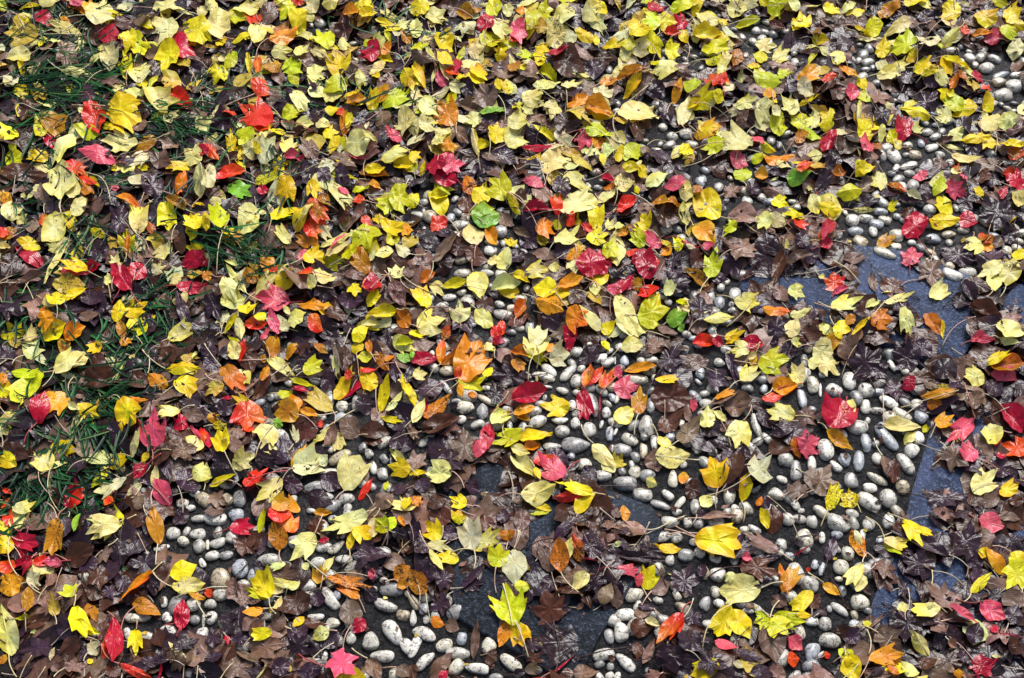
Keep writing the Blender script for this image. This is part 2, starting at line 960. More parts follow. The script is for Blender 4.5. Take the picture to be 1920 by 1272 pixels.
mK 950 130 1100 190 90
nO 520 100 660 180 70
oP 990 0 1060 40 70
tY 520 290 590 240 60
tY 1000 310 880 220 120
oY 820 400 1050 380 90
oC 740 490 680 350 180 850 640
oC 800 400 640 370 110
mK 680 710 700 560 160 680 770
oT 180 680 350 650 90
mR 120 900 110 760 150
nK 100 920 220 880 40
oP 0 790 40 820 40
tP 95 1030 320 970 130 0 970
nP 350 1040 470 950 60
tO 380 1130 560 1120 140
tP 490 1000 700 950 80
mD 580 1000 740 1130 170
oD 550 1060 740 1060 130
tP 620 1060 700 1240 110
nO 790 1080 910 1230 90
nY 900 1110 930 1260 40
mT 830 700 850 890 180
tP 830 960 960 880 110
mD 920 640 1200 680 160
nD 1070 820 1180 1010 70
oB 1100 810 1280 910 110
tP 1360 730 1190 790 120
tP 1300 910 1320 740 110
oP 1410 845 1450 680 150
oY 1450 620 1550 650 110
tP 1240 540 1080 600 130
oO 1230 600 1290 530 90
oP 1320 1190 1540 1230 150
nB 1130 1030 1370 1110 110
tY 120 1160 240 1220 130
nY 250 1230 380 1110 40
oO 260 1150 210 1080 70
oP 0 1170 110 1230 80
tB 470 830 640 930 140
nT 390 780 420 920 70
oT 170 760 310 770 110
tO 440 560 570 510 110
oD 250 270 450 240 90
oD 460 150 620 170 100
nY 200 200 300 230 60
nP 260 290 420 300 30
mD 1400 410 1220 190 200
mD 1330 290 1500 350 160
mD 1050 240 1180 200 130
oC 1060 350 1180 410 120
nD 600 210 820 250 70
oC 1410 180 1350 160 90
mC 1536 120 1380 60 150
nP 1536 250 1440 170 90
nR 1370 40 1500 10 50
oT 1300 530 1390 560 70
oD 1240 660 1400 600 120
oD 1000 960 1130 1020 110
nK 1140 1270 1260 1240 60
oD 1380 490 1500 450 110
oY 1240 180 1160 140 60
oK 1060 20 1100 100 60
oO 1200 480 1270 500 80
nW 660 170 770 220 50
mT 1400 1130 1536 1090 100
oB 1200 30 1290 60 90
oD 60 130 0 60 150
nO 100 40 200 20 60
nO 1290 550 1230 480 60
oD 40 1090 0 1120 80
oB 680 360 640 280 90
oK 810 30 700 60 70
oD 750 130 880 190 110
oD 1390 1060 1536 1050 70
oT 1150 500 1130 600 50
*220 460 330 440 65
*205 360 300 380 75
*300 350 410 360 55
*385 390 485 410 60
*410 300 515 310 50
*445 360 545 380 50
*380 460 440 450 70
*530 470 640 490 80
*560 340 620 345 40
*260 510 360 560 80
*510 570 620 570 50
*400 600 570 670 60
*920 770 1070 830 70
*930 660 1000 740 70
*1050 760 1180 770 80
*800 510 910 510 60
*930 480 1020 470 50
*560 80 630 40 50
*670 90 750 130 80
*520 20 580 20 40
*740 550 800 610 60
*1060 280 1140 320 45
*1280 460 1380 560 60
*1450 560 1530 600 50
*410 160 450 190 60
*180 280 210 330 30
*330 200 380 180 50
*640 20 720 10 50
*850 630 900 700 50
*1240 670 1290 700 50
@0 636
tP 190 120 300 -20 140
nO 460 100 520 0 90
oS 70 30 160 20 70
tP 410 225 620 90 160 310 350
nW 420 220 640 180 50
tY 760 40 660 110 100
tG 90 240 310 270 80
tG 320 260 100 480 160 400 230
oY 0 500 30 280 170
oO 0 330 40 260 60
tP -20 600 130 545 80
oC 270 600 340 390 140
tO 500 400 340 560 150
nP 505 490 600 530 50
tY 590 510 740 570 110
nB 640 330 910 290 140 430 370
oB 700 250 870 210 70
tY 900 445 1030 660 190 770 370
nO 920 430 1120 480 50
nY 1240 200 1536 240 110
tY 1310 300 1470 370 140
nO 1110 250 1270 380 110
oB 1110 290 930 330 120
oB 1320 100 1180 180 110
oB 1200 50 1330 60 90
tK 1130 795 1170 540 220 1130 950
tC 1400 650 1300 600 110
tP 1340 520 1190 560 90 1460 500
nK 1420 630 1520 760 40
nR 1500 650 1536 780 70
nP 970 850 1050 670 60 820 830
tP 660 930 850 850 100
tY 820 960 940 870 80
tY 810 990 700 1000 90
nG 680 1100 800 1020 50
tW 950 1050 700 1130 140 1100 1030
oT 880 1010 930 930 70
nR 530 1260 640 1100 60
oC 500 1250 580 1080 130
tP 375 970 250 840 170 430 1270
nT 390 910 510 820 50
nP 380 980 500 900 50
mT 690 920 560 720 150
tY 120 935 -20 880 110
mT 1290 850 1500 800 150
tP 1450 1040 1560 960 100
oK 1260 1210 1160 1060 130 1140 1100
nP 1140 1100 1180 950 50 1140 1250
oD 1060 1010 1110 1090 80
nC 1100 940 1000 1040 90
oY 1110 850 1060 920 50
oB 1130 930 1310 770 120
tP 100 1270 270 1220 110
oR 0 1250 90 1200 80
oR 20 1120 80 1150 50
oW 240 100 370 200 70
oD 810 650 970 780 150
oD 560 840 590 1040 150
oB 20 800 220 900 130
oD 1220 860 1270 1060 80
oD 1340 1100 1480 970 150
oT 1370 540 1536 600 110
oT 1000 1250 1080 1180 90
oD 100 130 0 60 110
oB 760 220 700 120 110
nB 200 440 270 600 60
oR 830 1170 780 1240 90
oW 440 220 560 280 60
tO 900 0 990 40 80
oD 60 770 220 720 110
nP 1440 140 1480 70 25
oP 970 110 1010 150 50
nP 200 710 280 690 0
*1420 1150 1500 1150 50
*1320 1220 1410 1220 60
*1390 1260 1460 1250 50
@384 636
oP 250 145 180 10 110
nR 250 150 300 0 60
oB 290 60 350 250 140
nO 500 130 530 -40 90
oO 430 110 440 160 50
nO 600 130 710 20 50
oP 465 150 665 250 90 260 190
nO 430 320 470 170 70
tG 740 240 880 160 110
oO 820 30 920 100 60
nT 970 0 1030 220 70
oB 1050 60 1060 240 90
oY 1135 100 1160 0 90 1150 260
oG 1260 130 1140 130 100
nO 1240 100 1220 0 50
oL 1440 120 1560 150 70
oO 1280 110 1380 230 70
nG 1430 20 1560 20 60
tP 1000 0 1000 0 0
oY 975 440 1110 240 90
oR 1050 260 1110 280 60
oY 1280 365 1170 230 120 1290 540
nR 1160 240 1290 220 40
nC 1240 280 1020 430 50
nY 640 285 820 370 60
nC 660 370 790 390 50
tO 125 205 300 380 140 0 40
tS 130 330 0 410 90 0 250
nB 500 290 350 450 60
tS 950 520 770 400 130 970 640
tO 700 560 510 520 150
oO 700 540 640 430 120
nO 840 560 700 530 60
oG 550 420 660 400 80
oL 510 600 580 640 60
tR 320 460 310 710 230 300 400
oR 220 630 460 570 80
oR 310 640 340 710 90
tP 510 640 430 770 160 380 890
tY 340 470 210 440 80
oB 660 700 870 620 170
tW 690 760 660 640 60
oT 1150 700 1010 600 150
nT 980 660 900 830 80
oP 980 665 810 780 60
tP 970 690 1020 840 90
tY 150 850 90 680 130 220 980
nC 30 820 0 660 60
oT 170 770 300 850 90
tP 210 950 380 880 110
tR 300 1100 470 950 110 630 970
nC 310 1110 510 1010 60
tP 580 1050 390 1220 140 680 980
tP 670 980 900 870 170
nO 650 950 760 780 60
oW 860 940 920 870 60
tP 1050 1115 1160 880 200
oT 1180 900 1220 1080 60
nR 1155 1190 1260 1040 50
tY 1536 980 1370 930 110
nY 30 1080 230 1030 60 270 1090
oP 0 1060 20 940 60
tO 510 1270 640 1200 110
tO 700 1260 560 1180 90
oG 1350 1130 1370 1060 40
oT 1290 1260 1410 1160 150
tY 1490 1270 1536 1180 70
nP 1360 540 1480 400 60
nY 1310 520 1380 300 80
oD 1400 180 1440 330 70
oB 1160 680 1380 700 130
oB 1190 740 1330 770 90
oD 1130 500 1290 480 110
tY 1330 580 1490 620 50
oY 1520 340 1536 440 60
nY 1480 280 1500 400 30
mD 380 900 560 850 130
nP 560 830 570 830 0
oD 590 1070 740 1100 110
oD 880 1040 1020 1120 150
oD 780 1160 960 1240 130
tY 60 640 160 620 50
nO 20 600 110 560 60
oD 100 540 210 490 110
nC 120 430 210 420 40
oD 0 150 110 230 110
oD 0 120 60 20 130
mT 40 1180 170 1230 130
oB 320 1130 420 1120 110
oT 220 740 300 670 70
oR 850 630 890 630 60
mD 700 200 860 100 110
oB 700 60 800 120 90
oD 880 300 980 350 130
oO 1350 160 1420 110 50
oB 680 450 770 480 90
oD 1400 830 1500 680 110
oD 1400 1130 1530 1100 110
oD 60 890 200 930 110
*200 1190 305 1190 110
*680 230 750 190 50
*940 920 1090 830 80
*860 985 990 985 45
*740 1110 890 1090 80
*1000 1190 1120 1180 75
*1230 960 1290 950 90
*1290 1010 1370 990 90
*980 490 1070 500 80
*970 600 1050 550 60
*870 1150 960 1180 50
*1040 1270 1100 1240 60
*640 1190 690 1190 60
*1200 860 1260 840 70
*1280 640 1340 640 60
*470 420 520 430 60
*1230 1110 1280 1080 60
*670 1010 730 1020 50
*860 560 900 590 60
*1290 600 1330 640 60
*890 640 930 660 50
@768 636
tO 370 290 540 20 230 130 430
oR 365 285 360 200 60
oY 560 290 620 190 70
tP 560 60 640 50 80
tG 370 340 570 300 130
oO 370 330 390 430 50
oO 500 410 435 415 40
nO 230 180 250 -20 70
nO 230 180 390 90 60
nC 0 170 220 130 90
oL 0 110 40 110 60
tP 30 280 130 230 80
oD 70 390 260 330 150
nP 30 630 110 430 80
oC 90 570 130 450 50
nO 110 600 310 430 100
nB 100 690 370 590 130
oY 0 350 40 510 60
tP 930 140 960 -60 190 890 310
tY 880 100 1030 150 70
tW 1050 140 1200 100 140
oO 1010 80 1120 40 70
nO 890 120 750 70 90
tO 770 160 860 220 90
oG 640 80 550 30 60 640 140
oD 600 80 660 120 70
mD 870 290 600 260 150
mD 670 490 620 310 130 740 400
nC 770 480 1030 360 110
nR 770 430 910 330 60
tY 1195 525 980 500 170 1290 550
oO 780 560 940 500 90
nO 780 550 900 600 70
tP 620 640 720 530 120
nY 700 640 740 520 50
tG 835 710 610 800 130 920 650
tG 840 690 640 700 90
nY 830 780 1070 680 110
nO 870 830 980 760 80
oP 760 810 900 860 80
nP 770 850 940 1050 110
oP 840 1190 1090 1110 130
tK 1160 1030 960 880 190 1280 880
oR 930 920 1080 880 90
oY 940 960 980 1050 50
tY 1360 1150 1090 1060 110 1536 1150
nR 1330 1160 1080 1180 60
oD 1040 820 1190 970 130
tY 1060 1270 890 1220 50
tC 1290 380 1340 590 110 1310 350
nO 1310 360 1360 170 80
oR 1340 350 1450 200 60
tR 1430 370 1536 220 90
nC 1430 400 1425 590 12
nP 1380 790 1536 960 110
oP 1536 1000 1440 880 110
oD 1280 170 1450 40 110
oY 1450 0 1500 80 60
oC 1170 50 1240 0 60
tP 310 1010 120 1000 160 410 1130
nY 0 1010 130 1000 50
tY 420 1250 300 1190 120
tO 0 1200 100 1230 90
mT 420 920 400 660 230
oK 490 870 570 740 90 490 750
oC 560 860 610 590 100
oD 250 850 400 980 140
mT 0 970 130 850 140
oD 30 1110 160 1080 90
oD 250 1090 330 1090 60
oB 130 1240 280 1200 130
oT 420 1240 500 1180 90
oD 420 1090 530 1140 90
mT 0 720 60 680 110
oD 1310 960 1400 1090 110
oD 560 180 650 260 80
oP 210 60 230 80 0
oC 620 0 720 20 50
oB 700 150 770 200 90
oT 830 1230 800 1180 60
oC 580 640 600 720 60
*140 100 190 95 40
*230 230 350 230 70
*230 300 310 400 50
*920 250 1090 290 60
*1000 180 1090 270 70
*1140 300 1240 190 65
*1205 80 1300 90 70
*780 240 910 270 55
*1210 300 1300 310 90
*1100 360 1190 390 50
*1270 190 1310 220 60
*350 500 480 500 85
*500 530 590 530 110
*510 410 640 480 50
*1180 470 1250 500 70
*1340 400 1400 570 90
*1440 540 1510 540 75
*1210 620 1280 620 75
*1295 670 1400 670 105
*1090 690 1200 680 90
*1470 700 1536 700 110
*1140 790 1350 790 110
*1000 800 1130 800 60
*820 640 880 650 75
*900 640 1020 580 80
*1070 600 1180 600 50
*1250 930 1370 930 85
*1180 870 1240 870 50
*1390 1020 1510 1010 75
*1380 150 1480 120 60
*1450 190 1536 140 60
*70 790 180 710 60
*730 640 770 640 70
*1430 660 1450 600 30
*1230 380 1290 400 50
*540 350 610 360 40
*700 510 770 530 50
*130 490 170 500 50
*980 340 1070 350 30
*1390 810 1440 800 60
*1510 810 1536 810 60
*1300 20 1370 40 50
*1480 100 1520 60 40
*1510 400 1536 460 50
*1000 420 1030 430 40
@1152 636
oP 50 50 220 30 110
mD 370 220 490 40 190
tT 240 60 380 20 110
nO 80 220 310 210 80
tK 0 370 180 360 150
oK 0 230 60 260 80
tO 180 560 190 360 110 150 720
oP 0 610 150 530 130
tY 310 290 480 300 70
nR 590 30 770 20 90
oC 730 10 820 20 60
nY 940 0 840 10 60
tP 1010 80 850 90 110
nP 1010 130 1070 100 40
tG 1090 170 1310 150 170
tP 1410 330 1330 180 110
nO 1190 370 1370 350 110
oR 1230 380 1370 370 50 1410 350
oR 1110 450 1260 430 70
tP 950 310 1080 180 130
oY 1060 110 1020 180 60
tP 1350 570 1140 530 130
oT 1200 600 1240 560 60
tP 970 605 900 840 180 1030 490
oT 740 470 930 390 90
oT 820 500 1020 490 150
tO 760 430 900 380 60
nP 700 670 700 500 110
nP 830 620 740 520 60
oB 330 690 500 560 130
nT 480 790 640 590 130
oB 280 420 580 440 190
oP 310 890 560 870 150 640 900
oP 330 720 430 830 90
tY 780 1090 720 860 190 770 1250
tW 1015 1050 1170 890 190 710 1150
oK 600 440 590 520 60
oT 290 850 330 1000 170
nP 240 1050 320 1080 60
oP 650 1250 730 1170 110
oO 480 1030 560 1030 90
oB 540 1100 650 1140 130
nY 960 1200 1000 1030 100
nB 850 1050 940 860 130
mD 860 1080 960 840 200
nO 1080 1240 1100 1180 50
oD 1100 1180 1160 1270 70
mT 1380 610 1530 540 170
mK 1390 840 1536 740 170
oO 1340 750 1400 860 80
oD 1190 700 1360 640 110
oD 1070 550 1190 670 110
mT 1300 1170 1480 1110 150
oP 1460 150 1536 190 80
tD 710 270 860 330 150
nT 560 600 540 500 60
tS 0 950 60 880 110
oD 1250 70 1380 90 110
oC 960 10 1120 50 90
nD 1240 0 1170 20 50
oT 1010 150 830 130 110
nD 840 80 930 330 60
oD 690 640 780 720 130
oT 1430 1000 1536 1080 110
oC 1290 320 1220 230 0
tP 1330 10 1410 20 50
oD 290 310 380 300 90
oB 490 520 580 560 80
oT 1200 230 1300 260 90
*10 40 80 60 60
*45 150 110 150 75
*0 150 15 150 60
*610 240 680 240 90
*640 300 620 320 60
*700 340 790 360 80
*240 490 310 490 115
*185 640 295 640 150
*65 710 165 780 75
*270 770 330 770 110
*0 820 130 830 90
*190 830 250 830 100
*110 980 195 990 90
*0 1070 160 1080 100
*135 1155 280 1160 100
*360 1130 445 1190 55
*285 1210 420 1260 55
*460 1260 530 1180 50
*405 1040 475 1040 120
*390 710 455 740 80
*640 470 740 480 70
*570 380 640 460 70
*960 350 1050 360 60
*1095 350 1150 370 60
*1040 560 1090 720 60
*990 770 1065 830 60
*1115 700 1190 780 50
*1225 880 1345 890 100
*1325 970 1410 970 140
*1450 920 1515 920 110
*1220 1020 1300 1060 50
*1170 1130 1275 1180 75
*1440 1060 1500 1080 60
*1400 150 1455 150 100
*1450 340 1536 330 120
*1380 440 1445 430 130
*1350 320 1420 330 60
*480 630 530 620 60
*580 800 665 800 90
*820 1170 910 1170 110
*700 1080 780 1090 80
*1340 1190 1380 1270 60
*1100 220 1150 230 60
*1430 40 1500 60 80
*0 420 40 440 80
*60 290 250 290 80
*500 340 550 350 60
*30 980 90 980 60
*0 680 20 690 60
*880 1250 940 1260 50
*490 930 550 930 50
*170 140 240 150 60
*750 150 830 180 60
*1470 540 1500 500 60
@1536 636
tP 0 150 150 260 150
oP -40 60 100 110 150
oO 0 60 180 0 100
mD 380 270 300 30 260 430 410
mD 380 270 520 200 150
mD 730 180 540 100 190
oD 720 20 850 130 130
tC 130 670 170 440 270 220 400
oC 150 470 60 640 120
nO 60 690 245 840 80
nP 490 640 760 660 110 480 410
oP 650 770 720 690 80
oG 800 680 810 620 50
mT -40 1130 80 950 220
tY 70 1270 140 1080 100
tY 280 1240 150 1160 120
nB 570 900 550 1080 120
nT 480 870 540 1070 70
oC 650 290 720 370 90
oB 620 290 880 280 80
nT 790 320 890 370 50
nO 1030 410 780 400 80 640 450
oO 820 440 920 490 90
tO 880 640 1010 570 130
oD 760 490 1030 490 110
mD 500 350 680 430 160
tK 1160 600 960 770 130 1080 350
oP 1360 720 1200 720 190
oC 1310 820 1370 700 50
nC 1520 690 1350 480 130
tR 1560 860 1370 760 150
mT 950 830 1110 960 160
tK 1170 910 1060 790 130
tP 1150 1150 1320 1000 180 1310 1110
mD 830 1190 1110 1180 170
tY 1350 1160 1490 1090 110
tY 1270 180 1440 60 90
nO 1280 190 1536 190 140
oK 1300 240 1500 280 90
tP 1230 330 1100 230 110
oD 1250 330 1390 390 160
oP 1360 0 1500 20 60
oD 880 160 1020 300 140
oT 1110 480 1240 420 110
oK 1170 0 1320 10 40
oD 1290 940 1460 1000 130
oB 1430 1200 1536 1210 80
oT 1100 180 1180 210 70
oT 180 10 250 130 140
oT 1480 560 1510 440 90
oC 1330 870 1400 880 60
oD 1040 320 1000 380 110
oD 1390 170 1500 110 60
oD 1500 520 1490 420 60
oB 1080 110 1180 180 60
oD 640 60 540 20 60
oD 900 340 950 300 60
oC 0 270 0 270 0
*0 240 60 250 70
*180 300 285 300 125
*60 340 175 400 75
*290 370 410 380 100
*315 490 390 500 100
*460 430 585 490 65
*565 520 695 595 60
*480 580 580 570 85
*700 500 780 490 60
*720 570 820 580 80
*430 640 590 820 85
*215 650 370 650 110
*315 770 395 760 130
*110 710 215 710 85
*260 900 345 910 150
*400 890 480 880 85
*150 890 240 890 90
*0 830 110 810 150
*195 1060 285 1040 110
*370 1000 515 1080 60
*335 1100 440 1110 65
*455 1180 590 1190 130
*575 1090 685 1100 100
*600 850 710 1000 80
*640 810 750 840 90
*710 730 790 730 90
*300 1160 450 1260 100
*620 230 755 240 80
*525 150 575 230 40
*0 370 25 370 100
*700 460 780 470 50
*140 250 150 240 40
*0 0 0 0 0
@0 954
tP 100 150 170 -40 130 80 190
oR 90 140 40 -20 90
nR 95 150 80 0 20
oY 75 190 0 90 80
tY 70 210 0 330 110 140 510
oT 450 35 210 160 130 550 0
tO 430 90 400 360 150
tC 80 210 290 280 110
oC 190 210 150 370 100
tR 100 390 0 470 130
nC 260 370 0 480 60
tC 230 370 160 490 80
oK 460 390 320 400 70
tR 250 410 370 370 60
oO 150 560 -20 590 140 290 610
tO 180 540 -30 510 80
tW 200 540 310 490 120 310 630
oO 185 770 230 570 90 170 890
oT 360 590 400 450 80
tT 400 700 270 780 90
tS 400 790 390 640 90
oP 70 1080 30 750 190 130 1270
oO 0 1160 50 1090 50
tG 550 650 480 560 150 600 560
tY 540 710 640 960 130 545 610
nY 540 870 730 910 80
tP 875 75 640 180 140 1000 0
tP 870 90 690 240 90
tP 820 90 650 80 80
oT 860 0 790 70 80
oO 1180 240 1150 -20 110
nO 1150 480 890 690 70 1220 410
oO 1000 700 1200 790 120
oB 1020 640 1200 820 100
oY 1280 500 1470 420 150 1220 560
oP 1290 580 1536 560 110 1160 500
oO 1420 640 1536 660 60
oC 1355 910 1370 670 120 1340 990
nR 1310 850 1420 830 90
nC 840 800 860 1170 110 770 720
nR 900 900 770 1170 80
oB 740 980 800 820 90
nR 910 1180 1140 1270 60
tY 1010 890 1020 1110 110 1020 830
nT 990 1000 1020 1130 50
oO 650 700 730 850 90
tT 680 980 640 900 90
oB 470 400 710 300 130
mB 800 470 640 570 180
mD 720 380 590 460 130
mT 820 290 710 420 110
oD 420 860 590 980 110
oB 180 860 410 800 90
mD 400 1050 130 1050 170
nB 610 990 430 1070 110
nT 380 1160 450 1230 60
nW 370 1130 410 1040 35
oD 110 1150 240 960 80
oD 100 1230 260 1180 90
mT 500 1200 640 1150 110
oW 660 1080 750 1000 80
oY 650 1150 690 1120 40
oB 800 1240 900 1170 110
oD 500 50 480 230 100
mD 1170 380 960 420 170
oD 950 500 890 620 110
oD 880 240 900 420 130
oD 1120 60 1100 200 80
oB 1150 900 1230 1060 110
oD 1150 500 1150 640 90
oD 1330 30 1390 100 150
oB 640 600 780 640 130
nD 660 1020 600 1150 60
oT 920 1230 980 1160 60
tT 1310 1080 1240 1110 80
mT 1390 1120 1270 1190 110
mD 1320 1060 1480 960 90
oD 1060 1140 1200 1150 70
oD 980 1180 1120 1200 90
nC 1180 1270 1220 1160 14
nL 560 180 580 0 50
oC 400 0 560 0 0
oD 200 900 60 1000 60
oC 460 680 470 600 0
nY 100 810 210 790 20
oT 240 150 200 60 80
oT 280 1000 0 1240 0
mD 760 620 900 620 110
nT 1350 1040 1310 1010 0
oD 1430 1060 1420 1040 0
*1245 180 1345 170 85
*1420 180 1536 180 75
*1440 280 1536 260 90
*1430 70 1536 60 50
*1490 410 1536 390 70
*840 660 910 650 80
*935 810 1055 810 70
*1200 690 1250 690 80
*1210 820 1280 790 80
*1195 920 1325 920 100
*1420 830 1500 820 70
*1400 720 1500 690 90
*930 1170 1000 1170 60
*1180 30 1240 50 60
*920 940 980 920 90
*1510 830 1536 830 90
*1150 300 1260 270 50
@384 954
oR 480 60 640 20 130
tO 640 190 630 0 150
oO 560 300 540 110 130 580 410
tC 190 140 370 130 130 70 180
nG 400 160 460 0 50
tP 825 205 640 400 160 890 60
oP 730 440 780 400 50
tP 1210 45 880 180 150 1260 0
tY 1120 130 1250 240 130
nY 1080 300 1110 170 60
tG 1370 155 1270 60 110 1320 230
oG 1370 150 1430 50 80
nO 1450 50 1500 130 40
tY 480 665 400 470 160 540 810
tG 460 660 300 590 80
tP 600 410 470 450 60
mT 480 500 720 500 150
tP 500 540 700 590 60
oP 630 600 710 540 60
oP 530 770 570 650 60
tO 840 550 870 430 110
nP 890 480 965 340 50
tO 930 520 1280 590 90
tO 1150 670 950 510 90
oO 1420 520 1536 430 110
nO 1440 580 1536 560 60
oT 1100 870 1080 660 160
oC 1200 820 1110 920 90
mT 180 610 430 720 170
oO 430 740 290 790 80
oT 600 890 500 810 110
oY 740 800 660 880 60
tY 500 930 350 950 80
oT 340 960 440 830 80
oB 780 650 550 790 170
oD 530 760 750 780 110
oP 930 910 800 960 100
mT 340 1050 610 1010 190
mT 150 1230 380 1130 180
nT 240 1060 400 1150 60
mD 640 1080 790 950 150
oD 630 960 780 880 120
mK 950 1080 1130 1250 230 930 1020
oC 920 1180 1130 1120 110
oD 690 1230 880 1200 110
oT 1220 1120 1320 1270 110
mB 240 300 390 220 170
nD 400 340 470 180 50
mB 800 80 880 190 140
nD 250 495 340 370 10
oD 1130 340 1400 340 100
oD 1200 430 1150 360 100
mD 1300 480 1190 400 150
oK 1240 520 1260 440 50
oT 870 200 930 240 40
oC 860 250 930 220 35
mD 20 1000 140 900 140
oD 0 1130 140 1090 90
mD 200 980 340 960 110
oT 280 900 400 820 90
oR 0 640 50 600 70
oD 100 820 250 800 70
oD 880 1040 1000 920 130
oD 800 1100 880 1000 120
nO 820 20 950 20 50
oD 1120 260 1280 270 90
oD 430 440 360 430 90
oT 1440 1190 1530 1250 110
oD 510 1230 640 1120 110
oB 1460 280 1536 300 80
oD 1400 160 1500 200 70
mT 1430 180 1500 210 90
nP 380 1270 480 1170 14
oB 720 850 920 870 90
oD 850 720 830 620 110
nB 660 1130 730 1120 60
oT 1190 110 1120 60 70
oD 1200 600 1290 680 100
oC 160 930 160 1000 40
oB 470 1170 600 1180 60
oT 0 20 150 0 90
*0 50 160 70 100
*180 60 290 20 100
*30 270 150 230 70
*100 350 205 330 60
*0 360 100 330 70
*200 440 325 440 130
*35 520 195 520 150
*380 380 565 370 95
*155 190 250 220 90
*625 240 740 240 100
*830 290 950 270 65
*930 320 1040 240 60
*790 400 905 400 90
*720 560 830 570 90
*890 600 990 740 100
*235 570 330 550 70
*60 640 180 640 90
*0 700 80 710 70
*0 810 90 810 90
*410 800 510 800 55
*770 800 890 800 45
*910 850 1010 850 80
*1180 990 1300 980 120
*1350 830 1465 1000 115
*1310 600 1490 600 95
*1270 690 1440 750 80
*1440 780 1536 800 80
*1240 1100 1410 1100 85
*1490 970 1536 1080 90
*1060 960 1130 960 90
*870 1100 920 1100 90
*1310 520 1380 530 50
*1030 30 1100 30 80
*920 70 990 70 60
*0 260 30 260 70
*760 0 830 10 40
*980 370 1100 370 60
*180 600 190 590 0
*1500 640 1536 620 50
*960 640 1020 640 70
@768 954
tW 480 295 430 60 170 480 450
tP 480 295 680 170 100
tG 650 435 680 270 150 650 610
oW 785 300 790 560 190 820 170
tG 770 870 720 560 230 700 560
tG 790 850 590 650 110
tG 800 850 840 610 90
tY 790 850 850 1040 130 890 1110
oO 740 850 670 1030 90
nY 820 860 910 975 70
tY 230 230 110 80 140 250 150
tP 140 260 330 300 80
nP 150 290 250 470 60
tY 350 90 380 0 120
oO 120 640 0 450 130
oB 300 100 150 20 150
oT 830 160 860 -20 110 780 300
nO 740 230 730 150 110
oG 1060 0 900 40 60
oO 1140 470 1110 220 130
oP 1150 400 1210 240 90
oO 1290 370 1220 200 90
nC 1290 360 1420 400 12
oT 1340 480 1090 530 90
nP 1340 490 1220 600 100
mB 1080 830 1010 620 230 1130 1130
mD 1080 820 1200 640 130
oD 1120 530 970 600 130
mD 1450 500 1290 620 120
oT 1440 700 1510 560 110
nD 1080 220 1260 50 80
mD 1400 360 1300 170 130
mD 1430 390 1420 200 110
nT 1490 240 1536 180 60
nC 1050 1260 1250 1080 16
nR 900 1260 1050 1265 30
oT 1230 1240 1420 1200 120
mD 400 590 570 540 110
nD 390 590 560 420 50
mD 280 680 150 760 160
oO 160 830 260 860 70
oT 270 860 370 900 90
mD 200 480 330 600 150
mD 60 560 200 440 120
nT 480 1120 510 850 60
oB 580 1090 650 1130 120
tT 870 1200 990 1200 80
mB 880 1100 1020 1150 80
mD 860 1000 1000 1040 130
mT 1536 100 1430 130 90
oT 1250 740 1310 730 40
oG 790 590 910 570 90
oT 420 60 560 20 90
oB 520 50 630 180 110
nT 150 1270 320 1090 110
nC 220 1270 290 1210 60
oB 0 1170 40 1270 90
oD 780 1240 870 1210 60
oD 0 140 90 190 110
oD 60 260 120 330 90
oD 200 560 260 480 90
oD 1440 150 1520 100 60
oD 650 50 760 60 100
oB 700 90 780 30 90
oD 230 180 380 200 110
*0 640 70 740 70
*70 740 140 740 80
*0 810 50 810 110
*100 820 150 830 60
*30 890 190 960 100
*200 1040 315 990 100
*350 960 430 970 90
*0 1010 70 1040 170
*45 1200 175 1080 80
*275 1070 450 1080 90
*415 1180 590 1200 75
*685 1090 830 1200 90
*540 1020 650 1010 110
*880 1200 990 1200 80
*1460 950 1536 940 110
*1380 1100 1536 1070 90
*600 1250 700 1260 60
*330 1260 420 1270 40
*1470 1250 1536 1240 60
*1480 1170 1536 1180 60
@1152 954
tY 615 200 950 270 210 380 130
tY 640 210 860 365 110
tY 640 190 920 150 110
oY 490 310 290 290 70
tT 1220 320 970 180 110 1340 380
oY 1155 140 1100 -20 60
oB 1200 160 1180 -20 130
oO 40 50 120 40 110
tT 240 150 0 150 130
tY 220 580 300 430 150 280 680
mK 30 480 220 450 90
oK 170 560 210 480 60
mD 430 550 660 530 220
oD 640 500 680 420 80
oT 280 620 420 560 120
tP 1090 600 790 620 190 1260 570
tP 900 490 830 540 60
tY 870 740 770 960 160 650 1080
oY 880 750 1010 980 150
oR 510 770 320 1000 120 590 650
tR 510 800 410 1000 90
tG 1160 830 1050 850 150 1240 680
tG 1170 820 1300 940 190
tG 1200 800 1430 860 110
oT 1160 860 1210 1160 200
tO 1260 610 1390 430 120
nO 1250 410 1300 660 60
tY 1480 620 1340 760 110
oY 1370 790 1480 790 50
nK 960 360 1030 360 60
oK 1310 960 1410 1050 100
oR 1300 1140 1390 1110 100
mB 960 400 1240 500 160
oD 950 430 1240 350 90
nD 0 360 380 380 60
oD 190 290 380 350 90
mD 650 1130 850 1200 190
mD 520 850 670 770 130
mD 480 1010 740 960 190
mD 330 1080 600 1150 190
oT 220 1160 300 980 70
oB 120 900 290 880 120
oB 180 1000 170 1120 80
oK 760 980 920 1060 90
oT 930 1000 1020 1010 80
oD 1020 1240 1200 1220 120
oT 1160 1200 1290 1250 110
mB 560 910 670 900 80
oD 920 1070 1110 1130 80
oW 900 1140 970 1190 50
oT 1180 660 1290 740 90
oT 150 780 280 760 90
nD 180 720 320 740 60
oT 20 730 0 590 100
oB 1480 750 1536 640 90
oD 1470 790 1536 740 80
oD 620 40 700 0 60
nT 660 60 920 40 60
oT 0 70 30 0 70
nC 1340 350 1480 270 12
oW 0 270 55 260 35
nW 230 830 340 870 60
tT 340 1250 220 1240 80
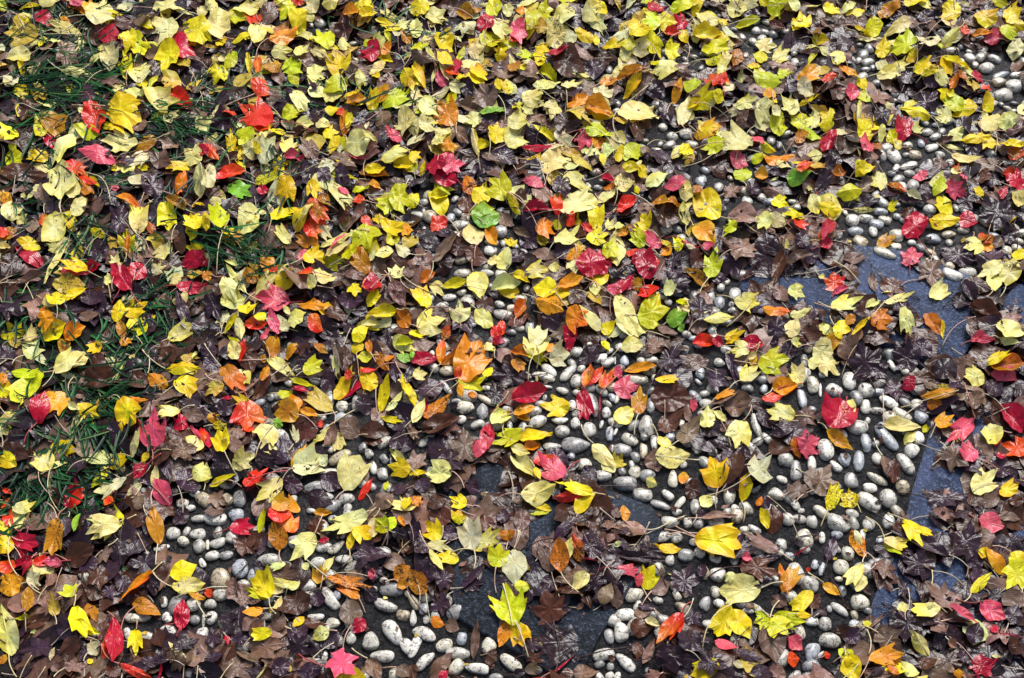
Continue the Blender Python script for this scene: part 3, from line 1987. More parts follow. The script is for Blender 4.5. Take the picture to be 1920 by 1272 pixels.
nO 1270 1200 1300 1110 0
oR 1450 450 1470 430 30
mD 100 280 0 200 80
*80 650 220 620 100
*10 790 145 780 90
*0 920 110 910 140
*20 1090 150 1200 80
*0 1250 50 1260 80
*640 690 720 710 100
*725 620 800 610 80
*750 680 830 720 60
*715 480 830 490 100
*355 90 485 90 80
*520 100 585 90 70
*590 100 670 100 75
*300 220 420 180 75
*430 230 505 190 80
*565 240 650 240 60
*480 340 600 340 95
*600 310 685 320 80
*710 100 820 100 80
*870 30 970 60 100
*440 20 510 10 50
*1255 50 1360 90 90
*1210 260 1300 260 80
*1365 210 1495 210 130
*1410 530 1530 590 110
*1350 920 1435 910 100
*1440 1040 1536 1090 140
*1010 120 1100 170 50
*1440 70 1530 100 80
*970 750 1050 760 50
*720 340 800 370 70
*870 370 940 370 90
*1280 340 1350 350 60
*385 370 450 380 70
*1430 830 1536 840 70
*750 1060 820 1080 60
*1480 400 1536 420 70
*1380 0 1430 5 40
*240 850 330 860 50
*180 200 180 200 0
@1536 954
oK 1200 90 1380 140 140 1130 30
tY 650 65 770 290 110 530 0
tY 740 130 850 210 90
nO 240 170 350 360 100
nW 270 160 320 270 50
tP 500 200 650 300 90 360 40
nG 500 210 610 370 60
tP 320 410 200 570 110 380 300
oP 330 480 280 620 110
oO 30 560 160 660 70
tP 900 750 690 760 130 970 770
oP 640 780 620 690 80
nK 980 740 1190 850 80
nT 920 800 1140 850 50
tG 1540 420 1400 610 190
oY 1440 330 1540 430 110
oO 1400 470 1250 300 100
nY 1140 625 1290 480 70 1070 720
oY 1240 290 1220 380 70
mD 840 470 600 340 190 1090 580
oT 840 460 790 290 110
mD 1180 300 980 180 230
nD 960 350 560 150 100
oB 560 120 740 290 110
nB 970 360 800 220 70
mD 660 770 640 1000 220 670 590
nP 830 1090 680 920 70
mT 1040 730 800 590 190
oK 1210 710 1390 830 130
oD 1420 860 1500 720 130
mT 440 930 620 1060 180
tO 380 1130 640 1080 150
oO 520 1170 600 1240 60
oP 740 1240 600 1170 110
oY 200 1110 290 1300 130
oY 225 1090 220 1170 50
mC 1160 1130 1300 1250 160
nC 1220 1240 1340 1120 40
oO 1050 1260 1050 1200 80
oD 960 900 1080 1040 140
nT 970 990 1040 1030 60
oC 1300 870 1340 930 60
nK 1330 930 1520 970 12
oT 1340 60 1536 50 70
oT 1390 400 1440 290 70
oB 1330 60 1536 140 110
oT 1400 760 1380 840 0
mD 600 600 690 620 110
nT 360 910 530 750 25
oG 1480 0 1536 20 0
oD 0 780 60 740 90
oD 70 370 120 200 90
mT 440 390 580 540 130
oD 700 800 900 860 110
mT 560 160 680 40 90
oG 350 880 380 830 70
oG 170 1110 240 1040 110
oT 1300 250 1260 200 0
mD 580 260 720 370 120
oD 1120 420 1230 350 130
oD 1200 560 1170 430 90
oD 1150 1000 1200 850 130
oB 1420 1040 1536 1010 110
mD 1100 60 990 10 80
oD 220 1000 300 900 110
oD 1050 1130 1120 1080 90
oR 40 1100 90 1080 50
oD 390 1230 500 1190 60
oT 400 1250 560 1240 50
oD 860 1030 960 960 110
oD 1260 660 1390 620 90
oB 750 1170 880 1140 110
mD 470 850 560 940 60
*70 60 225 140 120
*325 90 420 120 90
*480 90 570 80 100
*0 210 50 210 80
*170 310 270 340 90
*110 430 230 430 110
*0 440 50 450 100
*245 690 380 690 120
*100 700 220 790 60
*0 840 100 860 90
*5 970 155 990 110
*230 850 330 880 70
*200 10 295 40 60
*300 190 350 200 100
*430 230 490 240 60
*0 1080 20 1100 90
*60 740 100 740 50
*390 0 450 10 30
*120 520 180 520 40
"""
BARE = [(925,890,25),(935,930,25),(1010,980,15),(1000,1030,18),(1010,1080,15),(925,1090,12),(855,1070,22),(880,1110,12),(1060,1180,30),(1020,1190,18),(1080,1230,25),(1110,1160,15),(1190,985,14),(1050,960,15),(1170,1010,10),(900,1170,15),(1000,1160,12),(1130,1140,12),
(1650,500,18),(1690,560,14),(1560,480,18),(1545,560,15),(1750,560,24),(1790,600,24),(1780,640,18),(1720,560,15),(1620,545,15),(1570,590,12),(1900,550,15),(1880,580,15),(1790,650,15),(1845,660,14),(1740,830,22),(1735,880,22),(1730,930,22),(1740,990,12),(1850,830,18),(1780,900,20),(1750,960,15),(1755,990,15),(1770,1060,18),(1790,1060,14),(1655,1160,16),(1645,1130,14),(1665,1180,14),(1410,520,16),(1430,535,14),(1460,560,12),(1480,520,15),(1530,540,12),(1500,560,10),
(1670,520,14),(1600,520,12),(1735,520,12),(1820,640,14),(1760,600,14),(1800,920,14),(1680,1120,12)]
TUFTS = [  # x, y, heading in degrees (0 = right, 90 = away), spread, blades, length in px
(285,205,-12,14,34,110),(292,212,-35,14,22,105),(30,60,60,60,34,90),(75,110,20,50,34,90),(130,60,120,60,26,90),(20,160,10,40,34,110),(60,170,-20,40,30,100),(120,150,0,30,30,120),(165,130,-30,40,26,90),
(170,190,-60,40,24,90),(200,120,30,60,20,70),(15,230,40,60,22,80),(60,260,-60,50,16,80),(100,20,150,60,22,80),(170,10,0,60,18,80),(10,330,80,40,22,80),(60,370,-30,50,18,90),(160,330,-20,60,18,90),(190,350,200,60,14,80),
(150,440,-60,50,18,90),(130,420,230,50,14,80),(300,380,-20,60,14,90),(330,250,-90,40,12,80),(400,160,60,70,18,60),(430,170,100,60,18,60),(440,120,100,50,14,60),
(385,480,10,40,30,90),(410,455,-30,40,34,100),(430,440,-50,30,30,100),(450,480,60,60,24,80),(470,420,-60,40,20,80),(500,470,-90,50,14,70),
(30,540,-10,40,34,90),(50,570,-60,40,26,80),(70,600,200,50,16,70),(300,540,-20,60,30,70),(280,530,60,50,20,60),(190,600,-60,60,18,80),(230,620,-30,50,18,80),(330,590,-30,60,16,80),
(230,670,60,60,26,80),(250,650,-30,60,20,80),(60,700,180,60,12,70),(150,730,-30,50,30,100),(180,760,-20,60,34,100),(200,800,-80,60,30,90),(130,780,60,60,26,90),(90,830,200,60,26,90),(60,890,-60,60,34,90),(30,900,150,60,26,80),(100,900,-30,60,30,90),(20,940,30,60,26,80),(60,930,60,60,24,80),(110,870,-90,60,20,80),
(40,690,30,60,10,70),(520,330,60,40,14,80),(540,320,-80,30,24,80),(560,350,-60,40,20,70),(505,260,-70,40,12,80),(590,170,150,50,16,70),(600,150,-60,40,16,70),
(700,210,20,30,24,80),(715,205,60,40,22,70),(740,195,-10,40,18,70),(690,60,90,60,16,60),(720,60,60,60,16,60),(780,70,10,30,14,70),(790,80,180,50,14,60),(640,30,90,60,12,60),(770,95,240,40,12,50),
(140,955,-80,40,10,70),(30,1000,60,60,6,60),(350,330,-100,40,14,80),(270,400,-60,50,14,80),(210,450,-80,40,16,80),(240,230,-30,60,14,80),(420,220,-60,60,14,70),(600,190,-80,40,10,60),(560,250,-60,50,10,60),(610,290,-60,50,8,60)]
# ---------------------------------------------------------------- materials
def new_mat(name):
    m = bpy.data.materials.new(name); m.use_nodes = True
    nt = m.node_tree; b = nt.nodes['Principled BSDF']
    return m, nt, b
def nd(nt, t, **k):
    n = nt.nodes.new(t)
    for a, v in k.items(): setattr(n, a, v)
    return n
def math_n(nt, op, a, b=None, clamp=False):
    n = nd(nt, 'ShaderNodeMath', operation=op, use_clamp=clamp)
    for i, v in enumerate((a, b)):
        if v is None: continue
        if isinstance(v, (int, float)): n.inputs[i].default_value = v
        else: nt.links.new(v, n.inputs[i])
    return n.outputs[0]
def ramp(nt, fac, p0, p1, c0=(0,0,0,1), c1=(1,1,1,1)):
    r = nd(nt, 'ShaderNodeValToRGB'); e = r.color_ramp.elements
    e[0].position = p0; e[1].position = p1; e[0].color = c0; e[1].color = c1
    nt.links.new(fac, r.inputs[0]); return r.outputs[0]
def mix(nt, fac, a, b, mode='MIX'):
    n = nd(nt, 'ShaderNodeMix', data_type='RGBA', blend_type=mode)
    for i, v in ((0, fac), (6, a), (7, b)):
        if isinstance(v, (int, float)): n.inputs[i].default_value = v
        elif isinstance(v, tuple): n.inputs[i].default_value = v
        else: nt.links.new(v, n.inputs[i])
    return n.outputs[2]
def noise(nt, vec, scale, detail=4, rough=0.55):
    n = nd(nt, 'ShaderNodeTexNoise'); n.inputs['Scale'].default_value = scale
    n.inputs['Detail'].default_value = detail; n.inputs['Roughness'].default_value = rough
    nt.links.new(vec, n.inputs['Vector']); return n.outputs['Fac']

def leaf_material():
    m, nt, b = new_mat('leaf_surface')
    col = nd(nt, 'ShaderNodeAttribute', attribute_name='col')
    luv = nd(nt, 'ShaderNodeAttribute', attribute_name='luv')
    geo = nd(nt, 'ShaderNodeNewGeometry')
    sep = nd(nt, 'ShaderNodeSeparateXYZ'); nt.links.new(luv.outputs['Vector'], sep.inputs[0])
    u, v, sp = sep.outputs
    av = math_n(nt, 'ABSOLUTE', v)
    pos = geo.outputs['Position']
    # midrib and two side ribs running from the leaf base
    mid = math_n(nt, 'SUBTRACT', 1.0, math_n(nt, 'MULTIPLY', av, 48.0), True)
    side = math_n(nt, 'SUBTRACT', av, math_n(nt, 'MULTIPLY', u, 0.56))
    side = math_n(nt, 'SUBTRACT', 1.0, math_n(nt, 'MULTIPLY', math_n(nt, 'ABSOLUTE', side), 45.0), True)
    w = nd(nt, 'ShaderNodeMath', operation='SINE')
    nt.links.new(math_n(nt, 'MULTIPLY', math_n(nt, 'SUBTRACT', u, math_n(nt, 'MULTIPLY', av, 0.9)), 58.0), w.inputs[0])
    fine = math_n(nt, 'POWER', math_n(nt, 'MULTIPLY', math_n(nt, 'ADD', w.outputs[0], 1.0), 0.5), 9.0)
    vein = math_n(nt, 'MAXIMUM', mid, math_n(nt, 'MAXIMUM', math_n(nt, 'MULTIPLY', side, 0.6), math_n(nt, 'MULTIPLY', fine, 0.28)), True)
    n1 = noise(nt, pos, 70, 5, 0.6); n2 = noise(nt, pos, 330, 4, 0.6); n0 = noise(nt, pos, 48, 2, 0.45)
    # pigment mottling of the leaf itself
    base = mix(nt, ramp(nt, n1, 0.35, 0.72), mix(nt, 1.0, col.outputs['Color'], (0.80, 0.70, 0.48, 1), 'MULTIPLY'), col.outputs['Color'])
    base = mix(nt, math_n(nt, 'MULTIPLY', ramp(nt, n2, 0.3, 0.8), 0.35), base, mix(nt, 1.0, base, (1.35, 1.3, 1.5, 1), 'MULTIPLY'))
    vc = mix(nt, 1.0, base, (1.5, 1.55, 2.2, 1), 'MULTIPLY')
    base = mix(nt, math_n(nt, 'MULTIPLY', vein, 0.6), base, vc)
    thr = math_n(nt, 'SUBTRACT', 0.86, math_n(nt, 'MULTIPLY', sp, 0.36))
    comb = math_n(nt, 'ADD', math_n(nt, 'MULTIPLY', n2, 0.6), math_n(nt, 'MULTIPLY', n1, 0.4))
    sf = math_n(nt, 'MULTIPLY', math_n(nt, 'SUBTRACT', comb, thr), 16.0, True)
    base = mix(nt, math_n(nt, 'MULTIPLY', sf, 0.88), base, (0.055, 0.022, 0.012, 1))
    # small black specks
    vo = nd(nt, 'ShaderNodeTexVoronoi'); vo.inputs['Scale'].default_value = 130
    nt.links.new(pos, vo.inputs['Vector'])
    dot = math_n(nt, 'MULTIPLY', math_n(nt, 'LESS_THAN', vo.outputs['Distance'], 0.13), math_n(nt, 'GREATER_THAN', n1, 0.50))
    base = mix(nt, math_n(nt, 'MULTIPLY', dot, 0.75), base, (0.03, 0.014, 0.01, 1))
    nt.links.new(base, b.inputs['Base Color'])
    ro = math_n(nt, 'ADD', math_n(nt, 'MULTIPLY', n0, 0.22), math_n(nt, 'SUBTRACT', 0.32, math_n(nt, 'MULTIPLY', col.outputs['Alpha'], 0.26)))
    nt.links.new(ro, b.inputs['Roughness'])
    nt.links.new(math_n(nt, 'ADD', 0.14, math_n(nt, 'MULTIPLY', col.outputs['Alpha'], 0.36)), b.inputs['Specular IOR Level'])
    bp = nd(nt, 'ShaderNodeBump'); bp.inputs['Strength'].default_value = 0.85; bp.inputs['Distance'].default_value = 0.0020
    h = math_n(nt, 'ADD', math_n(nt, 'MULTIPLY', vein, -0.25), math_n(nt, 'ADD', math_n(nt, 'MULTIPLY', n0, 2.2), math_n(nt, 'MULTIPLY', n2, 0.10)))
    nt.links.new(h, bp.inputs['Height']); nt.links.new(bp.outputs[0], b.inputs['Normal'])
    tr = nd(nt, 'ShaderNodeBsdfTranslucent'); nt.links.new(base, tr.inputs['Color'])
    ms = nd(nt, 'ShaderNodeMixShader'); ms.inputs[0].default_value = 0.16
    nt.links.new(b.outputs[0], ms.inputs[1]); nt.links.new(tr.outputs[0], ms.inputs[2])
    nt.links.new(ms.outputs[0], nt.nodes['Material Output'].inputs['Surface'])
    return m
def pebble_material():
    m, nt, b = new_mat('wet_pebble')
    col = nd(nt, 'ShaderNodeAttribute', attribute_name='col'); geo = nd(nt, 'ShaderNodeNewGeometry'); pos = geo.outputs['Position']
    n1 = noise(nt, pos, 120, 5, 0.65); n2 = noise(nt, pos, 420, 4, 0.7)
    base = mix(nt, ramp(nt, n1, 0.38, 0.7), col.outputs['Color'], mix(nt, 1.0, col.outputs['Color'], (0.62, 0.6, 0.6, 1), 'MULTIPLY'))
    vo = nd(nt, 'ShaderNodeTexVoronoi', feature='DISTANCE_TO_EDGE'); vo.inputs['Scale'].default_value = 75
    wv = nd(nt, 'ShaderNodeVectorMath', operation='ADD'); nt.links.new(pos, wv.inputs[0])
    wn2 = nd(nt, 'ShaderNodeTexNoise'); wn2.inputs['Scale'].default_value = 90; nt.links.new(pos, wn2.inputs['Vector'])
    sc = nd(nt, 'ShaderNodeVectorMath', operation='SCALE'); sc.inputs['Scale'].default_value = 0.02
    nt.links.new(wn2.outputs['Color'], sc.inputs[0]); nt.links.new(sc.outputs[0], wv.inputs[1]); nt.links.new(wv.outputs[0], vo.inputs['Vector'])
    crack = math_n(nt, 'MULTIPLY', math_n(nt, 'LESS_THAN', vo.outputs['Distance'], 0.055), math_n(nt, 'GREATER_THAN', n1, 0.50))
    base = mix(nt, math_n(nt, 'MULTIPLY', crack, 0.75), base, (0.035, 0.03, 0.03, 1))
    base = mix(nt, math_n(nt, 'MULTIPLY', ramp(nt, n2, 0.56, 0.62), 0.75), base, (0.05, 0.045, 0.045, 1))
    nt.links.new(base, b.inputs['Base Color']); b.inputs['Roughness'].default_value = 0.26
    bp = nd(nt, 'ShaderNodeBump'); bp.inputs['Strength'].default_value = 0.4; bp.inputs['Distance'].default_value = 0.0008
    nt.links.new(math_n(nt, 'ADD', n1, n2), bp.inputs['Height']); nt.links.new(bp.outputs[0], b.inputs['Normal'])
    return m
def slab_material(name, ca, cb, cc, r0):
    m, nt, b = new_mat(name)
    geo = nd(nt, 'ShaderNodeNewGeometry'); pos = geo.outputs['Position']
    n1 = noise(nt, pos, 14, 5, 0.6); n2 = noise(nt, pos, 170, 5, 0.7); n3 = noise(nt, pos, 520, 3, 0.7)
    base = mix(nt, ramp(nt, n1, 0.4, 0.62), ca, cb)
    base = mix(nt, ramp(nt, n2, 0.52, 0.68), base, cc)
    base = mix(nt, ramp(nt, n3, 0.56, 0.62), base, (0.012, 0.012, 0.016, 1))
    nt.links.new(base, b.inputs['Base Color'])
    nt.links.new(math_n(nt, 'ADD', r0, math_n(nt, 'MULTIPLY', n1, 0.3)), b.inputs['Roughness'])
    b.inputs['Specular IOR Level'].default_value = 0.35 if 'dark' in name else 0.6
    bp = nd(nt, 'ShaderNodeBump'); bp.inputs['Strength'].default_value = 1.0; bp.inputs['Distance'].default_value = 0.007
    nt.links.new(math_n(nt, 'ADD', math_n(nt, 'MULTIPLY', n1, 1.5), n2), bp.inputs['Height']); nt.links.new(bp.outputs[0], b.inputs['Normal'])
    return m
def soil_material(name, a, c, scale, rough):
    m, nt, b = new_mat(name)
    geo = nd(nt, 'ShaderNodeNewGeometry'); pos = geo.outputs['Position']
    n1 = noise(nt, pos, scale, 6, 0.7); n2 = noise(nt, pos, scale*4, 5, 0.75)
    base = mix(nt, ramp(nt, n1, 0.35, 0.7), a, c)
    base = mix(nt, ramp(nt, n2, 0.54, 0.66), base, (c[0]*2.2, c[1]*2.2, c[2]*2.2, 1))
    nt.links.new(base, b.inputs['Base Color']); b.inputs['Roughness'].default_value = rough; b.inputs['Specular IOR Level'].default_value = 0.3
    bp = nd(nt, 'ShaderNodeBump'); bp.inputs['Strength'].default_value = 1.0; bp.inputs['Distance'].default_value = 0.006
    nt.links.new(math_n(nt, 'ADD', n1, math_n(nt, 'MULTIPLY', n2, 0.5)), bp.inputs['Height']); nt.links.new(bp.outputs[0], b.inputs['Normal'])
    return m
def grass_material():
    m, nt, b = new_mat('grass_blade')
    col = nd(nt, 'ShaderNodeAttribute', attribute_name='col')
    nt.links.new(col.outputs['Color'], b.inputs['Base Color']); b.inputs['Roughness'].default_value = 0.4; b.inputs['Specular IOR Level'].default_value = 0.18
    return m
M_LEAF, M_PEB, M_GRASS = leaf_material(), pebble_material(), grass_material()
M_SLATE = slab_material('dark_wet_slate', (0.007, 0.010, 0.016, 1), (0.022, 0.033, 0.055, 1), (0.11, 0.14, 0.20, 1), 0.30)
M_SKY_SLATE = slab_material('sky_tinted_wet_slate', (0.020, 0.034, 0.080, 1), (0.060, 0.092, 0.20, 1), (0.20, 0.27, 0.44, 1), 0.14)  # blue sky reflection of the wet right slabs painted into the base colours
M_MORT = soil_material('wet_mortar', (0.006, 0.006, 0.007, 1), (0.055, 0.052, 0.054, 1), 60, 0.38)
M_SOIL = soil_material('wet_soil', (0.005, 0.004, 0.003, 1), (0.012, 0.008, 0.006, 1), 25, 0.8)

# ---------------------------------------------------------------- mesh helpers
def make_obj(name, verts, faces, mat, col=None, luv=None, parent=None, origin=None, smooth=True):
    verts = np.asarray(verts, np.float32)
    if origin is not None: verts = verts - np.asarray(origin, np.float32)
    me = bpy.data.meshes.new(name)
    faces = np.asarray(faces, np.int32); nf, k = faces.shape
    me.vertices.add(len(verts)); me.vertices.foreach_set('co', verts.ravel())
    me.loops.add(nf*k); me.loops.foreach_set('vertex_index', faces.ravel())
    me.polygons.add(nf); me.polygons.foreach_set('loop_start', np.arange(nf, dtype=np.int32)*k)
    if smooth: me.polygons.foreach_set('use_smooth', np.ones(nf, bool))
    me.update(calc_edges=True); me.validate()
    if col is not None:
        a = me.attributes.new('col', 'FLOAT_COLOR', 'POINT'); a.data.foreach_set('color', np.asarray(col, np.float32).ravel())
    if luv is not None:
        a = me.attributes.new('luv', 'FLOAT_VECTOR', 'POINT'); a.data.foreach_set('vector', np.asarray(luv, np.float32).ravel())
    me.materials.append(mat)
    o = bpy.data.objects.new(name, me); scene.collection.objects.link(o)
    if origin is not None and parent is None: o.location = origin
    if parent is not None: o.parent = parent
    return o
class Heap:
    def __init__(s): s.v=[]; s.f=[]; s.c=[]; s.l=[]; s.n=0
    def add(s, v, f, c, l=None):
        s.v.append(v); s.f.append(f+s.n); s.c.append(c); s.n += len(v)
        s.l.append(np.zeros((len(v),3)) if l is None else l)
    def build(s, name, mat):
        return make_obj(name, np.concatenate(s.v), np.concatenate(s.f), mat, np.concatenate(s.c), np.concatenate(s.l))

# ---------------------------------------------------------------- annotated positions (photo pixels)
leaves, pebbles = [], []
ox = oy = 0
for line in DATA.strip().splitlines():
    if line[0] == '@': ox, oy = map(float, line[1:].split()); continue
    if line[0] == '*':
        x1,y1,x2,y2,w = map(float, line[1:].split())
        if w > 0 and (x1,y1) != (x2,y2): pebbles.append((ox+x1/4, oy+y1/4, ox+x2/4, oy+y2/4, w/4))
        continue
    k, *r = line.split(); r = list(map(float, r))
    if r[4] <= 0 or math.hypot(r[0]-r[2], r[1]-r[3]) < 8: continue
    leaves.append(dict(t=k[0], c=k[1], b=(ox+r[0]/4, oy+r[1]/4), e=(ox+r[2]/4, oy+r[3]/4), w=r[4]/4,
                       s=(ox+r[5]/4, oy+r[6]/4) if len(r) > 5 else None, i=len(leaves)))

# ---------------------------------------------------------------- the ground: soil sheet, mortar bed, slate slabs
def polygon_prism(name, pts, z0, z1, mat, bev=0.0):
    pts = np.asarray(pts, float); n = len(pts); c = pts.mean(0)
    v = []; f = []
    rings = [(pts, z0), (pts, z1-bev), (c+(pts-c)*(1-bev*5), z1)] if bev else [(pts, z0), (pts, z1)]
    for p, z in rings: v += [(x, y, z) for x, y in p]
    R = len(rings)
    for k in range(R-1):
        for i in range(n):
            j = (i+1) % n
            f += [(k*n+i, k*n+j, (k+1)*n+j), (k*n+i, (k+1)*n+j, (k+1)*n+i)]
    v.append((c[0], c[1], z1)); t = len(v)-1
    f += [((R-1)*n+i, (R-1)*n+(i+1) % n, t) for i in range(n)]
    return make_obj(name, v, f, mat, smooth=False)
def plane(name, x0, x1, y0, y1, z, mat):
    o = make_obj(name, [(x0,y0,z),(x1,y0,z),(x1,y1,z),(x0,y1,z)], [(0,1,2,3)], mat, smooth=False); o['kind'] = 'structure'; return o
plane('ground', -60, 60, -60, 60, -0.012, M_SOIL)
def rough_line(pts, amp, step=0.03):
    out = []
    for i in range(len(pts)):
        a = np.array(pts[i]); b = np.array(pts[(i+1) % len(pts)]); n = max(1, int(np.linalg.norm(b-a)/step))
        d = b-a; nr = np.array([-d[1], d[0]])/max(np.linalg.norm(d), 1e-6)
        for k in range(n): out.append(a + d*k/n + nr*(rng.normal()*amp if k else 0))
    return out
path_edge = [(640,-260),(560,60),(600,300),(540,470),(430,640),(330,790),(200,930),(120,1100),(40,1600),(2700,1600),(2700,-260)]
# soil rises slightly above the path as a lawn; the path is a mortar bed laid on the soil
pp = rough_line(ground([p[0] for p in path_edge], [p[1] for p in path_edge]), 0.006)
o = polygon_prism('path', pp, -0.04, -0.002, M_MORT); o['kind'] = 'structure'
SLABS = [
 ('dark slate slab at the bottom centre, half hidden by brown leaves', [(868,846),(962,838),(1040,905),(1152,921),(1222,948),(1246,985),(1218,1052),(1150,1150),(1096,1250),(1048,1268),(930,1200),(862,1160),(838,1080),(822,985)]),
 ('angular slate slab at the right with painted bluish sky sheen beside a dark joint', [(1384,540),(1400,496),(1450,474),(1560,452),(1700,470),(1880,540),(1835,622),(1792,690),(1738,690),(1660,648),(1560,612),(1462,572)]),
 ('large blue-grey slate slab with painted sky sheen running off the right edge of the picture', [(1900,536),(2060,470),(2360,900),(2280,1420),(1700,1420),(1630,1230),(1636,1130),(1690,1010),(1708,930),(1745,806),(1802,706),(1846,626)]),
]
slab_polys = []
for lab, pts in SLABS:
    sm = M_SLATE if 'bottom' in lab else M_SKY_SLATE
    g = ground([p[0] for p in pts], [p[1] for p in pts], 0.008); slab_polys.append(g)
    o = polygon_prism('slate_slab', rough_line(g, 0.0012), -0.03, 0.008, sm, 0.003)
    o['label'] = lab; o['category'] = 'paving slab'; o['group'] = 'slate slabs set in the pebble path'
def inpoly(x, y, P):
    x = np.asarray(x); y = np.asarray(y); r = np.zeros(x.shape, bool); n = len(P)
    for i in range(n):
        x1,y1 = P[i]; x2,y2 = P[(i+1) % n]
        if y1 == y2: continue
        r ^= ((y1 > y) != (y2 > y)) & (x < (x2-x1)*(y-y1)/(y2-y1)+x1)
    return r

# ---------------------------------------------------------------- height field the leaves settle on
GX0, GX1, GY0, GY1, GS = -2.0, 2.0, 0.1, 3.3, 0.004
NX, NY = int((GX1-GX0)/GS), int((GY1-GY0)/GS)
H = np.full((NY, NX), -0.002)
gx, gy = np.meshgrid(GX0+(np.arange(NX)+.5)*GS, GY0+(np.arange(NY)+.5)*GS)
for P in slab_polys: H[inpoly(gx, gy, P)] = 0.008
path_mask = inpoly(gx, gy, pp); H[~path_mask] = -0.012
def idx(x, y):
    return np.clip(((y-GY0)/GS).astype(int), 0, NY-1), np.clip(((x-GX0)/GS).astype(int), 0, NX-1)

# ---------------------------------------------------------------- anchors used in the descriptions
def near_label(items, key, what, used):
    """each item: dict(p=(x,y), d=description). Returns a label that no other item of the set has."""
ANCH = [  # x, y, colour letter, own label, short reference
 (835,312,'CK','magenta maple leaf with several lobes, on pale yellow leaves in the upper middle','the magenta maple leaf'),
 (1338,150,'R','bright scarlet folded leaf among yellow leaves near the top','the scarlet leaf near the top'),
 (472,215,'R','large orange-red lobed leaf with dark holes beside the upper grass','the large orange-red lobed leaf'),
 (183,222,'R','glossy red pointed oval leaf on the grass in the upper left','the glossy red pointed leaf'),
 (1121,490,'C','crimson oval leaf, left one of a glossy crimson pair','the left crimson twin leaf'),
 (1208,490,'C','crimson rounded leaf, right one of a glossy crimson pair','the right crimson twin leaf'),
 (696,532,'R','small round crimson leaf lying on a golden yellow leaf','the small round crimson leaf'),
 (228,518,'R','red leaf under a tiny cream scrap in the left grass','the red leaf in the left grass'),
 (885,680,'O','large flame orange oval leaf with red centre above the pebbles','the flame orange oval leaf'),
 (1574,772,'C','broad crimson leaf lying on white pebbles at the right','the broad crimson leaf'),
 (294,800,'K','smooth candy pink leaf with upright red stalk beside the grass','the candy pink leaf'),
 (468,780,'R','red three-lobed leaf touching a pale yellow leaf','the red three-lobed leaf'),
 (103,757,'O','bright orange oval leaf lying on dark green grass','the bright orange leaf on grass'),
 (1006,640,'P','cream leaf with long points above the pebbles in the middle','the pointed cream leaf'),
 (910,398,'L','lime green leaf lying below a yellow-green lobed leaf','the lime green leaf'),
 (1090,757,'C','small pink-red oval leaf lying on white pebbles','the small pink-red oval leaf'),
 (1024,876,'K','red and pink leaf at the corner of the dark slab','the red leaf beside the dark slab'),
 (1428,877,'W','cream leaf with four sharp points lying on white pebbles','the four-pointed cream leaf'),
 (1337,877,'Y','yellow fan-shaped leaf with orange tips and a straight stalk','the yellow fan-shaped leaf'),
 (1346,1012,'Y','big bright yellow leaf with an orange spot lying on pebbles','the big yellow leaf on pebbles'),
 (1375,1112,'P','pale mottled leaf with two points above a yellow heart-shaped leaf','the pale mottled leaf'),
 (952,1130,'G','yellow-green three-pointed leaf lying on the dark slab','the leaf on the dark slab'),
 (963,1062,'W','whitish oval leaf standing out on the dark slab','the whitish oval leaf'),
 (486,1098,'Y','lemon yellow lobed leaf beside round pebbles at the lower left','the lemon yellow lobed leaf'),
 (523,1005,'O','salmon orange leaf with a red stalk pointing down','the salmon orange leaf'),
 (453,988,'C','wet crimson leaf with violet sheen lying on pebbles','the wet crimson leaf'),
 (340,1150,'C','dark red oval leaf with violet stripe standing among pebbles','the dark red oval leaf'),
 (206,1205,'C','long folded red leaf with violet ridge near the bottom left','the long folded red leaf'),
 (12,1184,'P','large pale green oval leaf cut by the left edge','the large pale green leaf'),
 (642,1245,'K','purple-pink maple leaf at the bottom edge','the purple-pink maple leaf'),
 (1255,1175,'R','bright red elongated leaf among purple brown leaves at the bottom','the bright red elongated leaf'),
 (1858,983,'K','round pink leaf with a diagonal dark line on brown leaves','the round pink leaf'),
 (1801,807,'K','pink folded leaf with a red stalk on the blue-grey slab','the pink folded leaf'),
 (1901,838,'R','glossy scarlet leaf cut by the right edge','the glossy scarlet leaf'),
 (1565,526,'R','small red curled leaf lying on the dark slab','the small red curled leaf'),
 (1714,423,'C','dark crimson cupped leaf with a long red stalk','the dark crimson cupped leaf'),
 (1502,320,'R','coral red rounded leaf at the upper right','the coral red leaf'),
 (1908,330,'C','large magenta leaf cut by the right edge','the magenta leaf at the edge'),
 (112,337,'P','large pale yellow oval leaf with grey blotches in the left grass','the large pale yellow oval leaf'),
 (383,328,'W','whitish leaf with a black hole near the grass','the whitish leaf with a hole'),
 (695,440,'G','broad yellow-green lobed leaf, left of the lime green leaf','the broad yellow-green leaf'),
 (1728,86,'W','whitish green round leaf near the upper right corner','the whitish round leaf'),
 (606,70,'G','yellow-green horned leaf with two black spots at the top','the leaf with two black spots'),
 (1005,284,'C','narrow crimson leaf beside a whitish lobed leaf','the narrow crimson leaf'),
 (206,66,'C','crimson pointed leaf over grass near the upper left corner','the crimson leaf in the corner'),
 (692,97,'C','wine red leaf with purple sheen at the top','the wine red leaf'),
 (1622,268,'K','salmon pink drop-shaped leaf above the upper pebbles','the salmon pink leaf'),
 (1320,382,'Y','green-veined yellow leaf with an orange corner','the green-veined yellow leaf'),
 (1227,575,'G','bright yellow-green leaf with three sharp points','the sharp yellow-green leaf'),
 (1850,260,'Y','','the upper right leaves'),
]
ANCH = [a for a in ANCH if a[3]]
def direction(dx, dy):
    if abs(dx) > 2*abs(dy): return 'right of' if dx > 0 else 'left of'
    if abs(dy) > 2*abs(dx): return 'below' if dy > 0 else 'above'
    return ('lower right of' if dx > 0 else 'lower left of') if dy > 0 else ('upper right of' if dx > 0 else 'upper left of')
